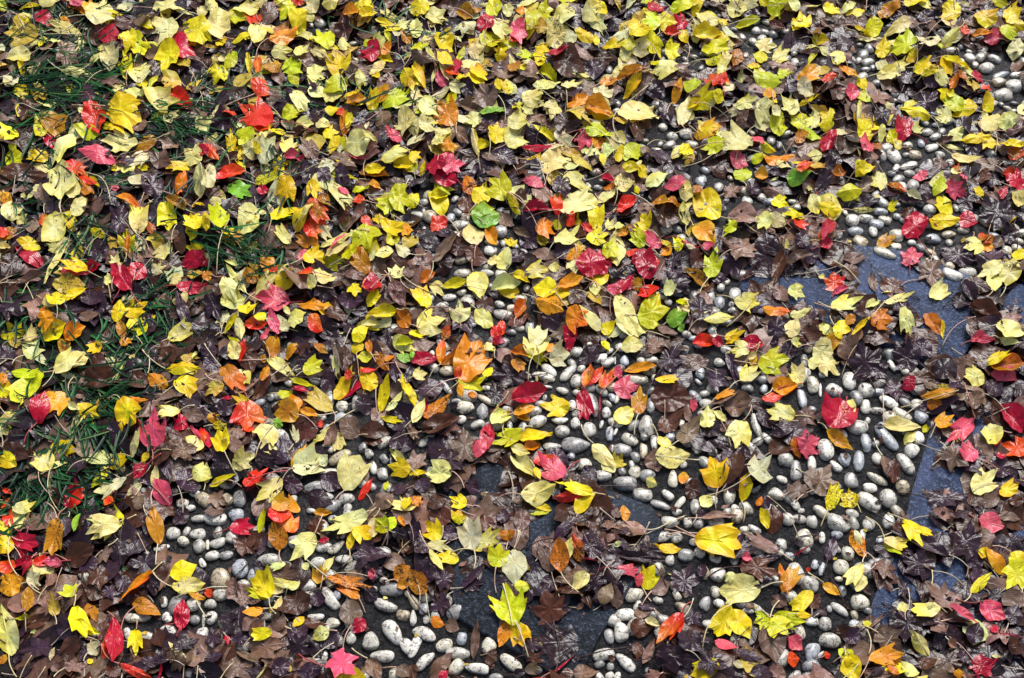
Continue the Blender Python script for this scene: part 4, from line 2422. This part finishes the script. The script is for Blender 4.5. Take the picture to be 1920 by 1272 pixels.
ORD = ['nearest it', 'second nearest', 'third nearest', 'fourth nearest', 'fifth nearest', 'sixth nearest', 'seventh nearest', 'eighth nearest', 'ninth nearest', 'tenth nearest', 'eleventh nearest', 'twelfth nearest', 'thirteenth nearest', 'fourteenth nearest']
def assign_labels(items):
    """items: list of dict(p, d, o): describes each by its nearest landmark leaf, adding a rank where two would read alike"""
    groups = {}
    for it in items:
        if it.get('label'): it['o']['label'] = it['label']; continue
        k = min(range(len(ANCH)), key=lambda q: math.hypot(ANCH[q][0]-it['p'][0], ANCH[q][1]-it['p'][1]))
        dx, dy = it['p'][0]-ANCH[k][0], it['p'][1]-ANCH[k][1]
        groups.setdefault((it['d'], direction(dx, dy), ANCH[k][4]), []).append((math.hypot(dx, dy), id(it), it))
    for (d, dr, ref), L in groups.items():
        L.sort(key=lambda q: q[0])
        for r, (_, _, it) in enumerate(L):
            s = '%s %s %s' % (d, dr, ref)
            if len(L) > 1: s += ', ' + ORD[min(r, len(ORD)-1)]
            it['o']['label'] = s

# ---------------------------------------------------------------- pebbles
def icosphere(sub):
    t = (1+5**.5)/2
    v = [(-1,t,0),(1,t,0),(-1,-t,0),(1,-t,0),(0,-1,t),(0,1,t),(0,-1,-t),(0,1,-t),(t,0,-1),(t,0,1),(-t,0,-1),(-t,0,1)]
    v = [tuple(np.array(p)/np.linalg.norm(p)) for p in v]
    f = [(0,11,5),(0,5,1),(0,1,7),(0,7,10),(0,10,11),(1,5,9),(5,11,4),(11,10,2),(10,7,6),(7,1,8),(3,9,4),(3,4,2),(3,2,6),(3,6,8),(3,8,9),(4,9,5),(2,4,11),(6,2,10),(8,6,7),(9,8,1)]
    for _ in range(sub):
        c = {}; nf = []
        def m(a, b):
            k = (min(a,b), max(a,b))
            if k not in c:
                p = np.array(v[a])+np.array(v[b]); v.append(tuple(p/np.linalg.norm(p))); c[k] = len(v)-1
            return c[k]
        for a, b, d in f:
            x, y, z = m(a,b), m(b,d), m(d,a); nf += [(a,x,z),(b,y,x),(d,z,y),(x,y,z)]
        f = nf
    return np.array(v), np.array(f, np.int32)
ICO3, ICO2 = icosphere(3), icosphere(2)
PEB_COL = [((0.58,0.55,0.47),'grey-white'), ((0.66,0.61,0.47),'cream white'), ((0.33,0.32,0.30),'grey'), ((0.74,0.71,0.62),'white'), ((0.52,0.43,0.28),'yellowish'), ((0.42,0.44,0.46),'bluish grey')]
PEB_P = [0.36, 0.2, 0.16, 0.14, 0.05, 0.09]
def pebble_geo(c, a, b, h, ang, base):
    V, F = base
    p = V.copy()
    k = rng.normal(size=(3,3)); ph = rng.uniform(0, 6.28, 3)
    s = 1 + sum(0.045*np.sin(2.2*(V@k[i])+ph[i]) for i in range(3))
    p = p*s[:,None]; sq = rng.uniform(0.75, 1.0)
    p = np.sign(p)*np.abs(p)**sq
    q = np.stack([p[:,0]*a*(1+0.16*rng.normal()*p[:,1]*0.5), p[:,1]*b*(1+0.12*rng.normal()*p[:,0]), p[:,2]*h], -1)
    ca, sa = math.cos(ang), math.sin(ang)
    return np.stack([q[:,0]*ca-q[:,1]*sa, q[:,0]*sa+q[:,1]*ca, q[:,2]], -1) + np.array(c), F
def stamp(v, F=None):
    iy, ix = idx(v[:,0], v[:,1]); np.maximum.at(H, (iy, ix), v[:,2])
    if F is not None:
        A, B, C = v[F[:,0]], v[F[:,1]], v[F[:,2]]
        for wa, wb in ((1/3,1/3),(.6,.2),(.2,.6),(.2,.2),(.5,.5),(.5,0),(0,.5),(.8,.1),(.1,.8),(.1,.1)):
            q = A*wa+B*wb+C*(1-wa-wb); iy, ix = idx(q[:,0], q[:,1]); np.maximum.at(H, (iy, ix), q[:,2])
keep = np.zeros((318, 480), bool)   # where the photo leaves pebbles and slabs bare: at a quarter of its pixels
ky, kx = np.mgrid[0:318, 0:480]; ky = ky*4+2; kx = kx*4+2
pinfo = []
peb_sorted = sorted(pebbles, key=lambda p: -math.hypot(p[0]-p[2], p[1]-p[3])*p[4])
spots = []
for n, (x1, y1, x2, y2, w) in enumerate(peb_sorted):
    cx, cy = (x1+x2)/2, (y1+y2)/2
    if math.hypot(x1-x2, y1-y2) < w:      # the short axis was the marked one
        L = math.hypot(x1-x2, y1-y2)
    g1, g2 = ground(x1, y1, 0.006), ground(x2, y2, 0.006)
    dx, dy = (x2-x1), (y2-y1); L = math.hypot(dx, dy); nx, ny = -dy/L*w/2, dx/L*w/2
    s1, s2 = ground(cx+nx, cy+ny, 0.006), ground(cx-nx, cy-ny, 0.006)
    a = np.linalg.norm(g2-g1)/2; b = np.linalg.norm(s2-s1)/2; g = (g1+g2)/2
    ang = math.atan2(*(g2-g1)[::-1]) if a >= b else math.atan2(*(s2-s1)[::-1])
    if b > a: a, b = b, a
    a, b = min(a*1.06, 0.036), min(b*0.99, 0.022)
    zt = 0.008 if any(inpoly(np.array([g[0]]), np.array([g[1]]), P)[0] for P in slab_polys) else 0.0
    spots.append((g[0], g[1], (a+b)/2*0.90))
    ci = rng.choice(6, p=PEB_P); col, cn = PEB_COL[ci]
    if (abs(cx-420) < 14 and abs(cy-1084) < 14) or (abs(cx-1205) < 10 and abs(cy-840) < 10): ci = 4; col, cn = PEB_COL[4]
    hgt = b*rng.uniform(0.55, 0.7)
    v, F = pebble_geo((g[0], g[1], zt+hgt*0.02+rng.uniform(0, 0.0015)), a, b, hgt, ang, ICO3 if n < 300 else ICO2)
    stamp(v, F)
    c4 = np.tile(list(np.array(col)*rng.uniform(0.8, 1.15))+[1], (len(v), 1))
    pinfo.append((v, F, c4, (cx, cy), a/b, cn, a))
    keep |= ((kx-cx)**2+(ky-cy)**2) < (max(L, w)/2+4)**2
mort = Heap()
pit = []
for n, (v, F, c4, p, asp, cn, a) in enumerate(pinfo):
    if n < 300:
        o = make_obj('pebble', v, F, M_PEB, c4, origin=v.mean(0))
        o['category'] = 'pebble'; o['group'] = 'pebbles set in the path'
        shp = 'long' if asp > 1.75 else ('oval' if asp > 1.25 else 'round')
        sz = 'large ' if a > 0.0205 else ('small ' if a < 0.012 else '')
        pit.append(dict(p=p, d='%s%s %s pebble' % (sz, cn, shp), o=o))
    else: mort.add(v, F, c4)
assign_labels(pit)
# further pebbles of the bed, mostly buried under leaves
for _ in range(16000):
    x, y = rng.uniform(-1.7, 1.7), rng.uniform(0.45, 3.0)
    px, py = pixel(x, y, 0)
    if not (-160 < px < 2080 and -140 < py < 1400): continue
    iy, ix = idx(np.array([x]), np.array([y]))
    if not path_mask[iy[0], ix[0]]: continue
    if any(inpoly(np.array([x]), np.array([y]), P)[0] for P in slab_polys): continue
    r = rng.uniform(0.007, 0.0155)
    if any((x-q[0])**2+(y-q[1])**2 < (r*0.84+q[2]*0.86)**2 for q in spots): continue
    if any(np.min(np.hypot(P[:,0]-x, P[:,1]-y)) < r*0.6 for P in slab_polys): continue
    spots.append((x, y, r))
    a, b = r*rng.uniform(1.05, 1.35), r*rng.uniform(0.7, 0.9); hgt = b*0.7
    v, F = pebble_geo((x, y, hgt*0.05), a, b, hgt, rng.uniform(0, 3.14), ICO2)
    stamp(v, F); ci = rng.choice(6, p=PEB_P)
    mort.add(v, F, np.tile(list(np.array(PEB_COL[ci][0])*rng.uniform(0.55, 1.0))+[1], (len(v), 1)))
    if len(spots) > 2700: break
o = mort.build('pebble_bed', M_PEB); o['kind'] = 'stuff'; o['label'] = 'small pebbles packed in the path under and between the leaves'; o['category'] = 'pebbles'

HB = H.copy()   # stone surface, which no leaf sinks into
# bare slab patches seen in the photo
for x, y, r in BARE: keep |= ((kx-x)**2+(ky-y)**2) < (r*0.76)**2

# ---------------------------------------------------------------- leaves
def outline(kind, r):
    J = lambda s: r.normal()*s
    half = []
    if kind == 't':
        tu, tv = r.uniform(0.66, 0.93), 0.5; su = tu - r.uniform(0.03, 0.13); sv = r.uniform(0.20, 0.30)
        half = [(0.0, 0.0), (0.03, 0.13), (0.12, 0.30), (0.27, 0.42), (0.44, 0.47), (tu-0.12, 0.485), (tu, tv), (tu-0.03, 0.40), (su, sv), (su+(1-su)*0.35, sv*0.72), (su+(1-su)*0.7, sv*0.36), (1.0, 0.0)]
    elif kind == 'm':
        half = [(0.03, 0.0), (-0.02, 0.10), (0.04, 0.26), (0.10, 0.42), (0.20, 0.33), (0.27, 0.32), (0.36, 0.38), (0.46, 0.42), (0.62, 0.50), (0.63, 0.40), (0.61, 0.28), (0.64, 0.20), (0.72, 0.21), (0.80, 0.16), (0.88, 0.08), (1.0, 0.0)]
    else:
        k = r.uniform(0.85, 1.15)
        half = [(0.0, 0.0), (0.04, 0.12), (0.12, 0.29), (0.25, 0.43), (0.40*k, 0.50), (0.55*k, 0.475), (0.70, 0.37), (0.82, 0.23), (0.92, 0.10), (1.0, 0.0)]
    pts = []
    for sgn in (1, -1):
        f = r.uniform(0.9, 1.06); sh = J(0.02)
        seg = [(u+(sh+J(0.006) if 0 < i < len(half)-1 else 0), v*sgn*f+(J(0.007) if 0 < i < len(half)-1 else 0)) for i, (u, v) in enumerate(half)]
        pts += seg[:-1] if sgn == 1 else seg[::-1][:-1]
    return np.array(pts)
def leaf_local(kind, r, hi):
    P = outline(kind, r); K = len(P)
    if hi:   # rounded midpoints, slightly uneven margin
        nx = np.roll(P, -1, 0); pv = np.roll(P, 1, 0); nn = np.roll(P, -2, 0)
        mid = 0.5*(P+nx) + 0.045*((P-pv)+(nx-nn)) + r.normal(size=P.shape)*0.003
        Q = np.empty((2*K, 2)); Q[0::2] = P; Q[1::2] = mid; P = Q; K = 2*K
    c = np.array([0.42, 0.0]); rads = (0.36, 0.70, 1.0) if hi else (0.55, 1.0)
    uv = [c[None]] + [c+(P-c)*q for q in rads]; uv = np.concatenate(uv)
    rr = np.concatenate([[0]]+[np.full(K, q) for q in rads])
    th = np.concatenate([[0]]+[np.arctan2(P[:,1], P[:,0]-0.42)]*len(rads))
    F = [(0, 1+i, 1+(i+1) % K) for i in range(K)]
    for q in range(len(rads)-1):
        a0, b0 = 1+q*K, 1+(q+1)*K
        for i in range(K):
            j = (i+1) % K; F += [(a0+i, b0+i, b0+j), (a0+i, b0+j, a0+j)]
    return uv, rr, th, np.array(F, np.int32)
LIB = {}
for kind in 'otm':
    for hi in (True, False):
        LIB[kind, hi] = [leaf_local(kind, rng, hi) for _ in range(28 if hi else 14)]
C0 = dict(Y=(0.84,0.73,0.010), P=(0.82,0.80,0.36), G=(0.56,0.64,0.012), S=(0.66,0.52,0.07), O=(0.72,0.27,0.010), R=(0.76,0.022,0.010),
          C=(0.44,0.003,0.030), K=(0.74,0.11,0.19), T=(0.26,0.160,0.125), B=(0.062,0.024,0.015), D=(0.030,0.014,0.027), W=(0.72,0.71,0.46), L=(0.18,0.46,0.04))
C1 = dict(Y=(0.84,0.54,0.01), P=(0.72,0.66,0.06), G=(0.76,0.70,0.02), S=(0.60,0.28,0.03), O=(0.78,0.50,0.02), R=(0.78,0.16,0.01),
          C=(0.60,0.01,0.05), K=(0.66,0.04,0.08), T=(0.11,0.06,0.042), B=(0.10,0.035,0.014), D=(0.050,0.024,0.030), W=(0.72,0.68,0.24), L=(0.42,0.58,0.05))
SPOT = dict(Y=.42, P=.30, G=.34, S=.85, O=.62, R=.25, C=.2, K=.25, T=.55, B=.5, D=.2, W=.28, L=.2)
WET = dict(Y=.35, P=.25, G=.4, S=.4, O=.5, R=.6, C=.7, K=.5, T=.45, B=.55, D=.62, W=.2, L=.5)
def make_leaf(kind, colk, B, T, wv, hi, curl=None, lift=0.0):
    if hi: M = (B+T)/2; B = M+(B-M)*1.06; T = M+(T-M)*1.06; wv = wv*1.12
    """B, T: base and tip on the ground; wv: full width vector. Returns verts, faces, colours, luv after settling."""
    uv, rr, th, F = random.choice(LIB['o' if kind == 'n' else kind, hi])
    u, v = uv[:,0], uv[:,1]
    xy = B + u[:,None]*(T-B) + v[:,None]*wv
    L = np.linalg.norm(T-B); W = np.linalg.norm(wv); S = (L+W)/2
    if curl is None: curl = rng.normal()*0.5
    fold = rng.uniform(0.02, 0.30) if kind != 'n' else rng.uniform(0.5, 0.9)
    if colk in 'DB' and kind == 'm': fold *= 0.2; curl *= 0.5
    z = S*0.75*curl*(u-0.45)**2 + W*fold*np.abs(v)*rng.choice([1, 1, -0.5]) + S*0.10*rng.normal()*v*(u-0.3)*4
    z += S*0.035*rr**2*np.sin(th*rng.integers(3, 7)+rng.uniform(0, 6)) + S*0.02*rr*np.sin(th*9+rng.uniform(0, 6))
    z += S*0.03*np.sin(u*rng.uniform(4, 9)+rng.uniform(0, 6))
    iy, ix = idx(xy[:,0], xy[:,1]); h = H[iy, ix]
    A = np.stack([xy[:,0]-xy[0,0], xy[:,1]-xy[0,1], np.ones(len(xy))], -1)
    co = np.linalg.lstsq(A, h, rcond=None)[0]; co[:2] = np.clip(co[:2], -0.45, 0.45)
    pl = A@co; q = np.quantile(h-pl, 0.8)
    z = z - np.quantile(z, 0.25)
    soft = 0.005 if kind == 'm' and colk in 'DBT' else 0.0012
    zz = np.maximum(pl + q*0.9 + z, np.maximum(h + 0.0003 - soft*1.6*rr, HB[iy, ix])) + 0.0008 + lift
    V = np.stack([xy[:,0], xy[:,1], zz], -1)
    stamp(V, F)
    lo, up = (0.6, 2.2) if colk in 'DB' and hi else (0.25, 1.35) if colk in 'DB' else (0.5, 1.35) if colk in 'TO' else (0.42, 1.1) if colk == 'C' and not hi else (0.82, 1.1)
    c0 = np.array(C0[colk])*rng.uniform(lo, up); c1 = np.array(C1[colk])*rng.uniform(0.8, 1.1)
    c0 = c0*(1+rng.normal(size=3)*0.06)
    if hi and rng.random() < 0.34 and colk in 'YORPGS':   # a second autumn colour running into the blade
        c1 = np.array(C0[{'Y':'O','O':'R','R':'O','P':'Y','G':'Y','S':'O'}[colk]])
    mode = rng.integers(0, 4); a = rng.uniform(0.1, 0.9)
    m = [rr**2*a, np.clip(u*1.4-0.3, 0, 1)*a, np.clip((v+0.3)*1.4, 0, 1)*a, 0.3*a*np.ones(len(u))][mode]
    m = np.clip(m, 0, 1)[:,None]
    col = np.concatenate([np.clip(c0*(1-m)+c1*m, 0, 0.85), np.full((len(u),1), WET[colk])], 1)
    luv = np.stack([u, v, np.full(len(u), np.clip(SPOT[colk]+rng.normal()*0.25, 0, 1))], -1)
    return V, F, col, luv
def make_stalk(p0, p1, colk, rad=0.0010, z0=None):
    n = 8; t = np.linspace(0, 1, n)[:,None]
    d = p1-p0; L = np.linalg.norm(d); pr = np.array([-d[1], d[0]])
    xy = p0+d*t+pr*(t*(1-t))*rng.uniform(-0.5, 0.5)
    iy, ix = idx(xy[:,0], xy[:,1]); h = H[iy, ix]
    arc = L*rng.uniform(0.0, 0.18)*np.sin(np.pi*t[:,0])
    z = np.maximum(h+rad, (z0 if z0 is not None else h[0])*(1-t[:,0])+(h[-1]+rad)*t[:,0]+arc)
    z = np.convolve(np.pad(z, 1, mode='edge'), [.25,.5,.25], 'valid')+rad*0.5
    C = np.column_stack([xy, z]); tg = np.gradient(C, axis=0); tg /= np.linalg.norm(tg, axis=1)[:,None]+1e-9
    up = np.array([0,0,1.0]); s = np.cross(tg, up); s /= np.linalg.norm(s, axis=1)[:,None]+1e-9; w = np.cross(s, tg)
    k = 5; V = []
    for i in range(n):
        r = rad*(1.0 if i < n-1 else 1.7)*(1.25 if i == 0 else 1)
        for j in range(k):
            a = 2*math.pi*j/k; V.append(C[i]+r*(math.cos(a)*s[i]+math.sin(a)*w[i]))
    F = []
    for i in range(n-1):
        for j in range(k):
            a, b = i*k+j, i*k+(j+1) % k; F += [(a, b, b+k), (a, b+k, a+k)]
    e = (n-1)*k
    for j in range(1, k-1): F.append((e, e+j, e+j+1))
    V = np.array(V)
    if colk in 'RCK': c = np.array([(0.55,0.10,0.12),(0.35,0.03,0.04),(0.6,0.3,0.25)][rng.integers(0,3)])
    elif colk in 'DB': c = np.array([(0.10,0.05,0.05),(0.62,0.54,0.44),(0.06,0.03,0.03)][rng.integers(0,3)])
    else: c = np.array([(0.80,0.76,0.56),(0.78,0.55,0.46),(0.80,0.72,0.46)][rng.integers(0,3)])
    return V, np.array(F, np.int32), np.tile(list(c)+[0.5], (len(V),1)), np.tile([0.5,0.3,0.0], (len(V),1))

litter = Heap()
near = np.zeros((318, 480), bool)   # thinner litter where the pebbles look through
for x1, y1, x2, y2, w in pebbles: near |= ((kx-(x1+x2)/2)**2+(ky-(y1+y2)/2)**2) < 48**2
# ---- loose litter underneath: brown and dark leaves first, then weathered and small yellow ones
YF = [[.38,.52,.60,.52,.30],[.24,.40,.26,.20,.10],[.16,.14,.12,.08,.05],[.06,.06,.05,.04,.04]]
def fill(n, pick, kinds, size, cover):
    for _ in range(n):
        x, y = rng.uniform(-1.85, 1.85), rng.uniform(0.35, 3.1)
        px, py = pixel(x, y, 0.01)
        if not (-230 < px < 2150 and -230 < py < 1480): continue
        if 0 < px < 1920 and 0 < py < 1272 and near[int(py/4), int(px/4)] and rng.random() < 0.28: continue
        ck = pick(px, py)
        if ck is None: continue
        kd = random.choice(kinds); L = rng.uniform(*size)*(1.35 if kd == 'm' else 1)
        a = rng.uniform(0, 6.28); d = np.array([math.cos(a), math.sin(a)]); w = np.array([-d[1], d[0]])*L*(rng.uniform(0.9,1.1) if kd == 'm' else rng.uniform(0.5, 0.95) if kd != 'n' else 0.3)
        B = np.array([x, y])-d*L/2; T = B+d*L
        q = np.array([B, B+d*L*.25, T-d*L*.25, T, B+d*L*.5+w*.4, B+d*L*.5-w*.4, B+d*L*.5])
        qx, qy = pixel(q[:,0], q[:,1], 0.01)
        i, j = np.clip((qy/4).astype(int), 0, 317), np.clip((qx/4).astype(int), 0, 479)
        inside = (qx > 0)&(qx < 1920)&(qy > 0)&(qy < 1272)
        if (keep[i, j]&inside).sum() > cover: continue
        V, F, c, l = make_leaf(kd, ck, B, T, w, False)
        litter.add(V, F, c, l)
        if rng.random() < 0.35:
            e = B-d*L*rng.uniform(0.4, 0.9)+w*rng.normal()*0.4
            litter.add(*make_stalk(B, e, ck, 0.0007, V[1,2]))
def cell(px, py): return YF[int(np.clip(py//318, 0, 3))][int(np.clip(px//384, 0, 4))]
def grassy(px, py): return px < 520-0.33*py and rng.random() < 0.2
fill(6800, lambda px, py: None if grassy(px, py) else random.choice('DDDDDBBBTT' if px > 700 or py > 700 else 'DDDDDDBBBT'), 'mmttoo', (0.052, 0.080), 0)
fill(2600, lambda px, py: random.choice('DDDBBBTTTT') if rng.random() < 0.75 else None, 'oottmn', (0.035, 0.06), 0)
fill(8500, lambda px, py: random.choice('YYYPPPPPGSSTWW') if rng.random() < cell(px, py)*0.78 else None, 'oottn', (0.036, 0.056), 0)

# ---------------------------------------------------------------- grass on the left
gh = Heap()
def blade(x, y, ang, L, lean, w, col, z0=None):
    n = 7; t = np.linspace(0, 1, n)
    h0 = H[idx(np.array([x]), np.array([y]))][0] if z0 is None else z0
    r = L*np.sin(t*math.pi/2*min(1, lean+0.2))*lean; zz = L*(t-t*t*lean*0.86)*0.36
    ax = ang + rng.normal()*0.22*t*t
    px, py = x+np.cos(ax)*r, y+np.sin(ax)*r
    zz = np.maximum(h0-0.01+zz, H[idx(px, py)]*0.7+0.002*t)
    ww = w*(1-t**2.2)*0.5+0.0001; s = np.stack([-np.sin(ax), np.cos(ax)], -1)
    V = np.concatenate([np.column_stack([px+s[:,0]*ww, py+s[:,1]*ww, zz]), np.column_stack([px, py, zz-ww*0.5]), np.column_stack([px-s[:,0]*ww, py-s[:,1]*ww, zz])])
    F = []
    for i in range(n-1): F += [(i, i+1, n+i+1), (i, n+i+1, n+i), (n+i, n+i+1, 2*n+i+1), (n+i, 2*n+i+1, 2*n+i)]
    gh.add(V, np.array(F, np.int32), np.tile(list(col)+[1], (len(V), 1)))
def grow(part):
    for tx, ty, deg, spread, cntb, Lpx in TUFTS:
        g = ground(tx, ty, 0.01); sc = np.linalg.norm(ground(tx+10, ty, 0.01)-g)/10
        for _ in range(int(cntb*part)):
            a = math.radians(deg+rng.normal()*spread*0.7)
            c = np.array([(0.004,0.026,0.007),(0.008,0.060,0.014),(0.020,0.12,0.026),(0.004,0.028,0.014),(0.07,0.15,0.04)][rng.choice(5, p=[.32,.3,.16,.16,.06])])*rng.uniform(0.5, 1.2)
            blade(g[0]+rng.normal()*0.036, g[1]+rng.normal()*0.036, a, Lpx*sc*rng.uniform(0.7, 1.5), rng.uniform(0.6, 1.0), rng.uniform(0.0028, 0.0056), c)
grow(0.75)

# crumbs, torn leaf scraps and thin twigs lying about
for _ in range(2600):
    x, y = rng.uniform(-1.6, 1.6), rng.uniform(0.5, 2.9); px, py = pixel(x, y, 0.01)
    if not (-100 < px < 2020 and -100 < py < 1380): continue
    a = rng.uniform(0, 6.28); L = rng.uniform(0.004, 0.016); d = np.array([math.cos(a), math.sin(a)]); w = np.array([-d[1], d[0]])*L*rng.uniform(0.3, 0.9)
    V, F, c, l = make_leaf(random.choice('otm'), random.choice('DDDBBBTTTSP'), np.array([x, y]), np.array([x, y])+d*L, w, False)
    litter.add(V, F, c, l)
    if rng.random() < 0.10:
        a += rng.normal(); L = rng.uniform(0.03, 0.10)
        litter.add(*make_stalk(np.array([x, y]), np.array([x+math.cos(a)*L, y+math.sin(a)*L]), random.choice('DBP'), rng.uniform(0.0006, 0.0012)))
# ---- the leaves marked in the photograph; brown ones lie lower, bright ones on top
for lf in leaves: lf['area'] = math.hypot(lf['b'][0]-lf['e'][0], lf['b'][1]-lf['e'][1])*lf['w']
order = sorted([l for l in leaves if l['c'] in 'DBT' and l['t'] != 'n'], key=lambda l: -l['i']) + sorted([l for l in leaves if not (l['c'] in 'DBT' and l['t'] != 'n')], key=lambda l: (l['area'] < 380, -(l['i'])))
# how much of each leaf stays visible once all are laid: painted in order on a coarse grid
owner = np.full((318, 480), -1)
for l in order:
    b, e = np.array(l['b']), np.array(l['e']); c = (b+e)/2; d = e-b; L = np.linalg.norm(d); d /= L; n = np.array([-d[1], d[0]])
    a1 = (kx-c[0])*d[0]+(ky-c[1])*d[1]; a2 = (kx-c[0])*n[0]+(ky-c[1])*n[1]
    owner[(a1/(L/2))**2+(a2/(l['w']/2))**2 < 0.85] = l['i']
cnt = np.bincount(owner[owner >= 0].ravel(), minlength=len(leaves))
rank = sorted(range(len(leaves)), key=lambda i: -cnt[i])
solo = set([i for i in rank if leaves[i]['t'] != 'm'][:300]) | set([i for i in rank if leaves[i]['t'] == 'm' and cnt[i] > 30][:120])
# landmark leaves always stand alone
lab = {}
for ax, ay, cs, full, ref in ANCH:
    c = [l for l in leaves if l['c'] in cs and l['i'] not in lab]
    l = min(c, key=lambda l: math.hypot((l['b'][0]+l['e'][0])/2-ax, (l['b'][1]+l['e'][1])/2-ay))
    if math.hypot((l['b'][0]+l['e'][0])/2-ax, (l['b'][1]+l['e'][1])/2-ay) > 40: print('far anchor', ref)
    lab[l['i']] = full
extra = [i for i in lab if i not in solo]
plain = [i for i in rank if i in solo and i not in lab and leaves[i]['t'] != 'm'][::-1]
for i in extra:
    solo.add(i)
    if leaves[i]['t'] != 'm': solo.discard(plain.pop(0))
CN = dict(Y='bright yellow', P='pale yellow', G='yellow-green', S='speckled yellow', O='orange', R='red', C='crimson', K='pink', T='tan', B='brown', D='dark purple-brown', W='whitish', L='green')
SN = dict(o='oval', t='three-lobed', m='maple', n='narrow curled')
items = []
for l in order:
    b, e = np.array(l['b']), np.array(l['e']); c = (b+e)/2; d = e-b; n = np.array([-d[1], d[0]])/np.linalg.norm(d)*l['w']/2
    z = 0.01
    for _ in range(2):
        g = ground(c[0], c[1], z); iy, ix = idx(np.array([g[0]]), np.array([g[1]]))
        y0, x0 = iy[0], ix[0]; z = float(np.quantile(H[max(0,y0-3):y0+4, max(0,x0-3):x0+4], 0.7))+0.003
    B, T = ground(*b, z), ground(*e, z); s1, s2 = ground(*(c+n), z), ground(*(c-n), z)
    flat = l['c'] in 'D'
    V, F, col, luv = make_leaf(l['t'], l['c'], B, T, s2-s1, True, curl=rng.normal()*(0.25 if flat else 0.55))
    alone = l['i'] in solo
    st = None
    if l['s'] is not None or rng.random() < (0.75 if alone else 0.4):
        if l['s'] is not None: E = ground(*l['s'], z)
        else:
            dd = (B-T)/np.linalg.norm(B-T); E = B+(dd+np.array([-dd[1], dd[0]])*rng.normal()*0.45)*np.linalg.norm(B-T)*rng.uniform(0.35, 0.9)
        # stalk springs from the blade's base vertex
        k = np.argmin(np.hypot(V[:,0]-B[0], V[:,1]-B[1]))
        st = make_stalk(V[k,:2].copy(), E, l['c'], 0.0009, V[k,2])
    if not alone:
        litter.add(V, F, col, luv)
        if st: litter.add(*st)
        continue
    nm = 'maple_leaf' if l['t'] == 'm' else 'fallen_leaf'
    root = bpy.data.objects.new(nm, None); scene.collection.objects.link(root)
    root.empty_display_size = 0.01; org = V.mean(0).copy(); org[2] = V[:,2].min(); root.location = org
    root['category'] = 'leaf'; root['group'] = 'maple leaves lying on the path' if l['t'] == 'm' else 'autumn leaves lying on path and grass'
    make_obj('blade', V, F, M_LEAF, col, luv, parent=root, origin=org)
    if st: make_obj('stalk', st[0], st[1], M_LEAF, st[2], st[3], parent=root, origin=org)
    sz = 'large ' if l['area'] > 1900 else ('small ' if l['area'] < 650 else '')
    items.append(dict(p=tuple(c), d='%s%s %s leaf' % (sz, CN[l['c']], SN[l['t']]), o=root, label=lab.get(l['i'])))
assign_labels(items)

grow(0.18)
o = gh.build('grass', M_GRASS); o['kind'] = 'stuff'; o['label'] = 'long dark green grass blades poking through the leaves on the left'; o['category'] = 'grass'
o = litter.build('leaf_litter', M_LEAF); o['kind'] = 'stuff'; o['label'] = 'thick layer of smaller wet brown and yellow leaves covering the ground'; o['category'] = 'leaf litter'
print('leaves', len(leaves), 'solo', len(solo), 'pebbles', len(pebbles), 'litter verts', litter.n)
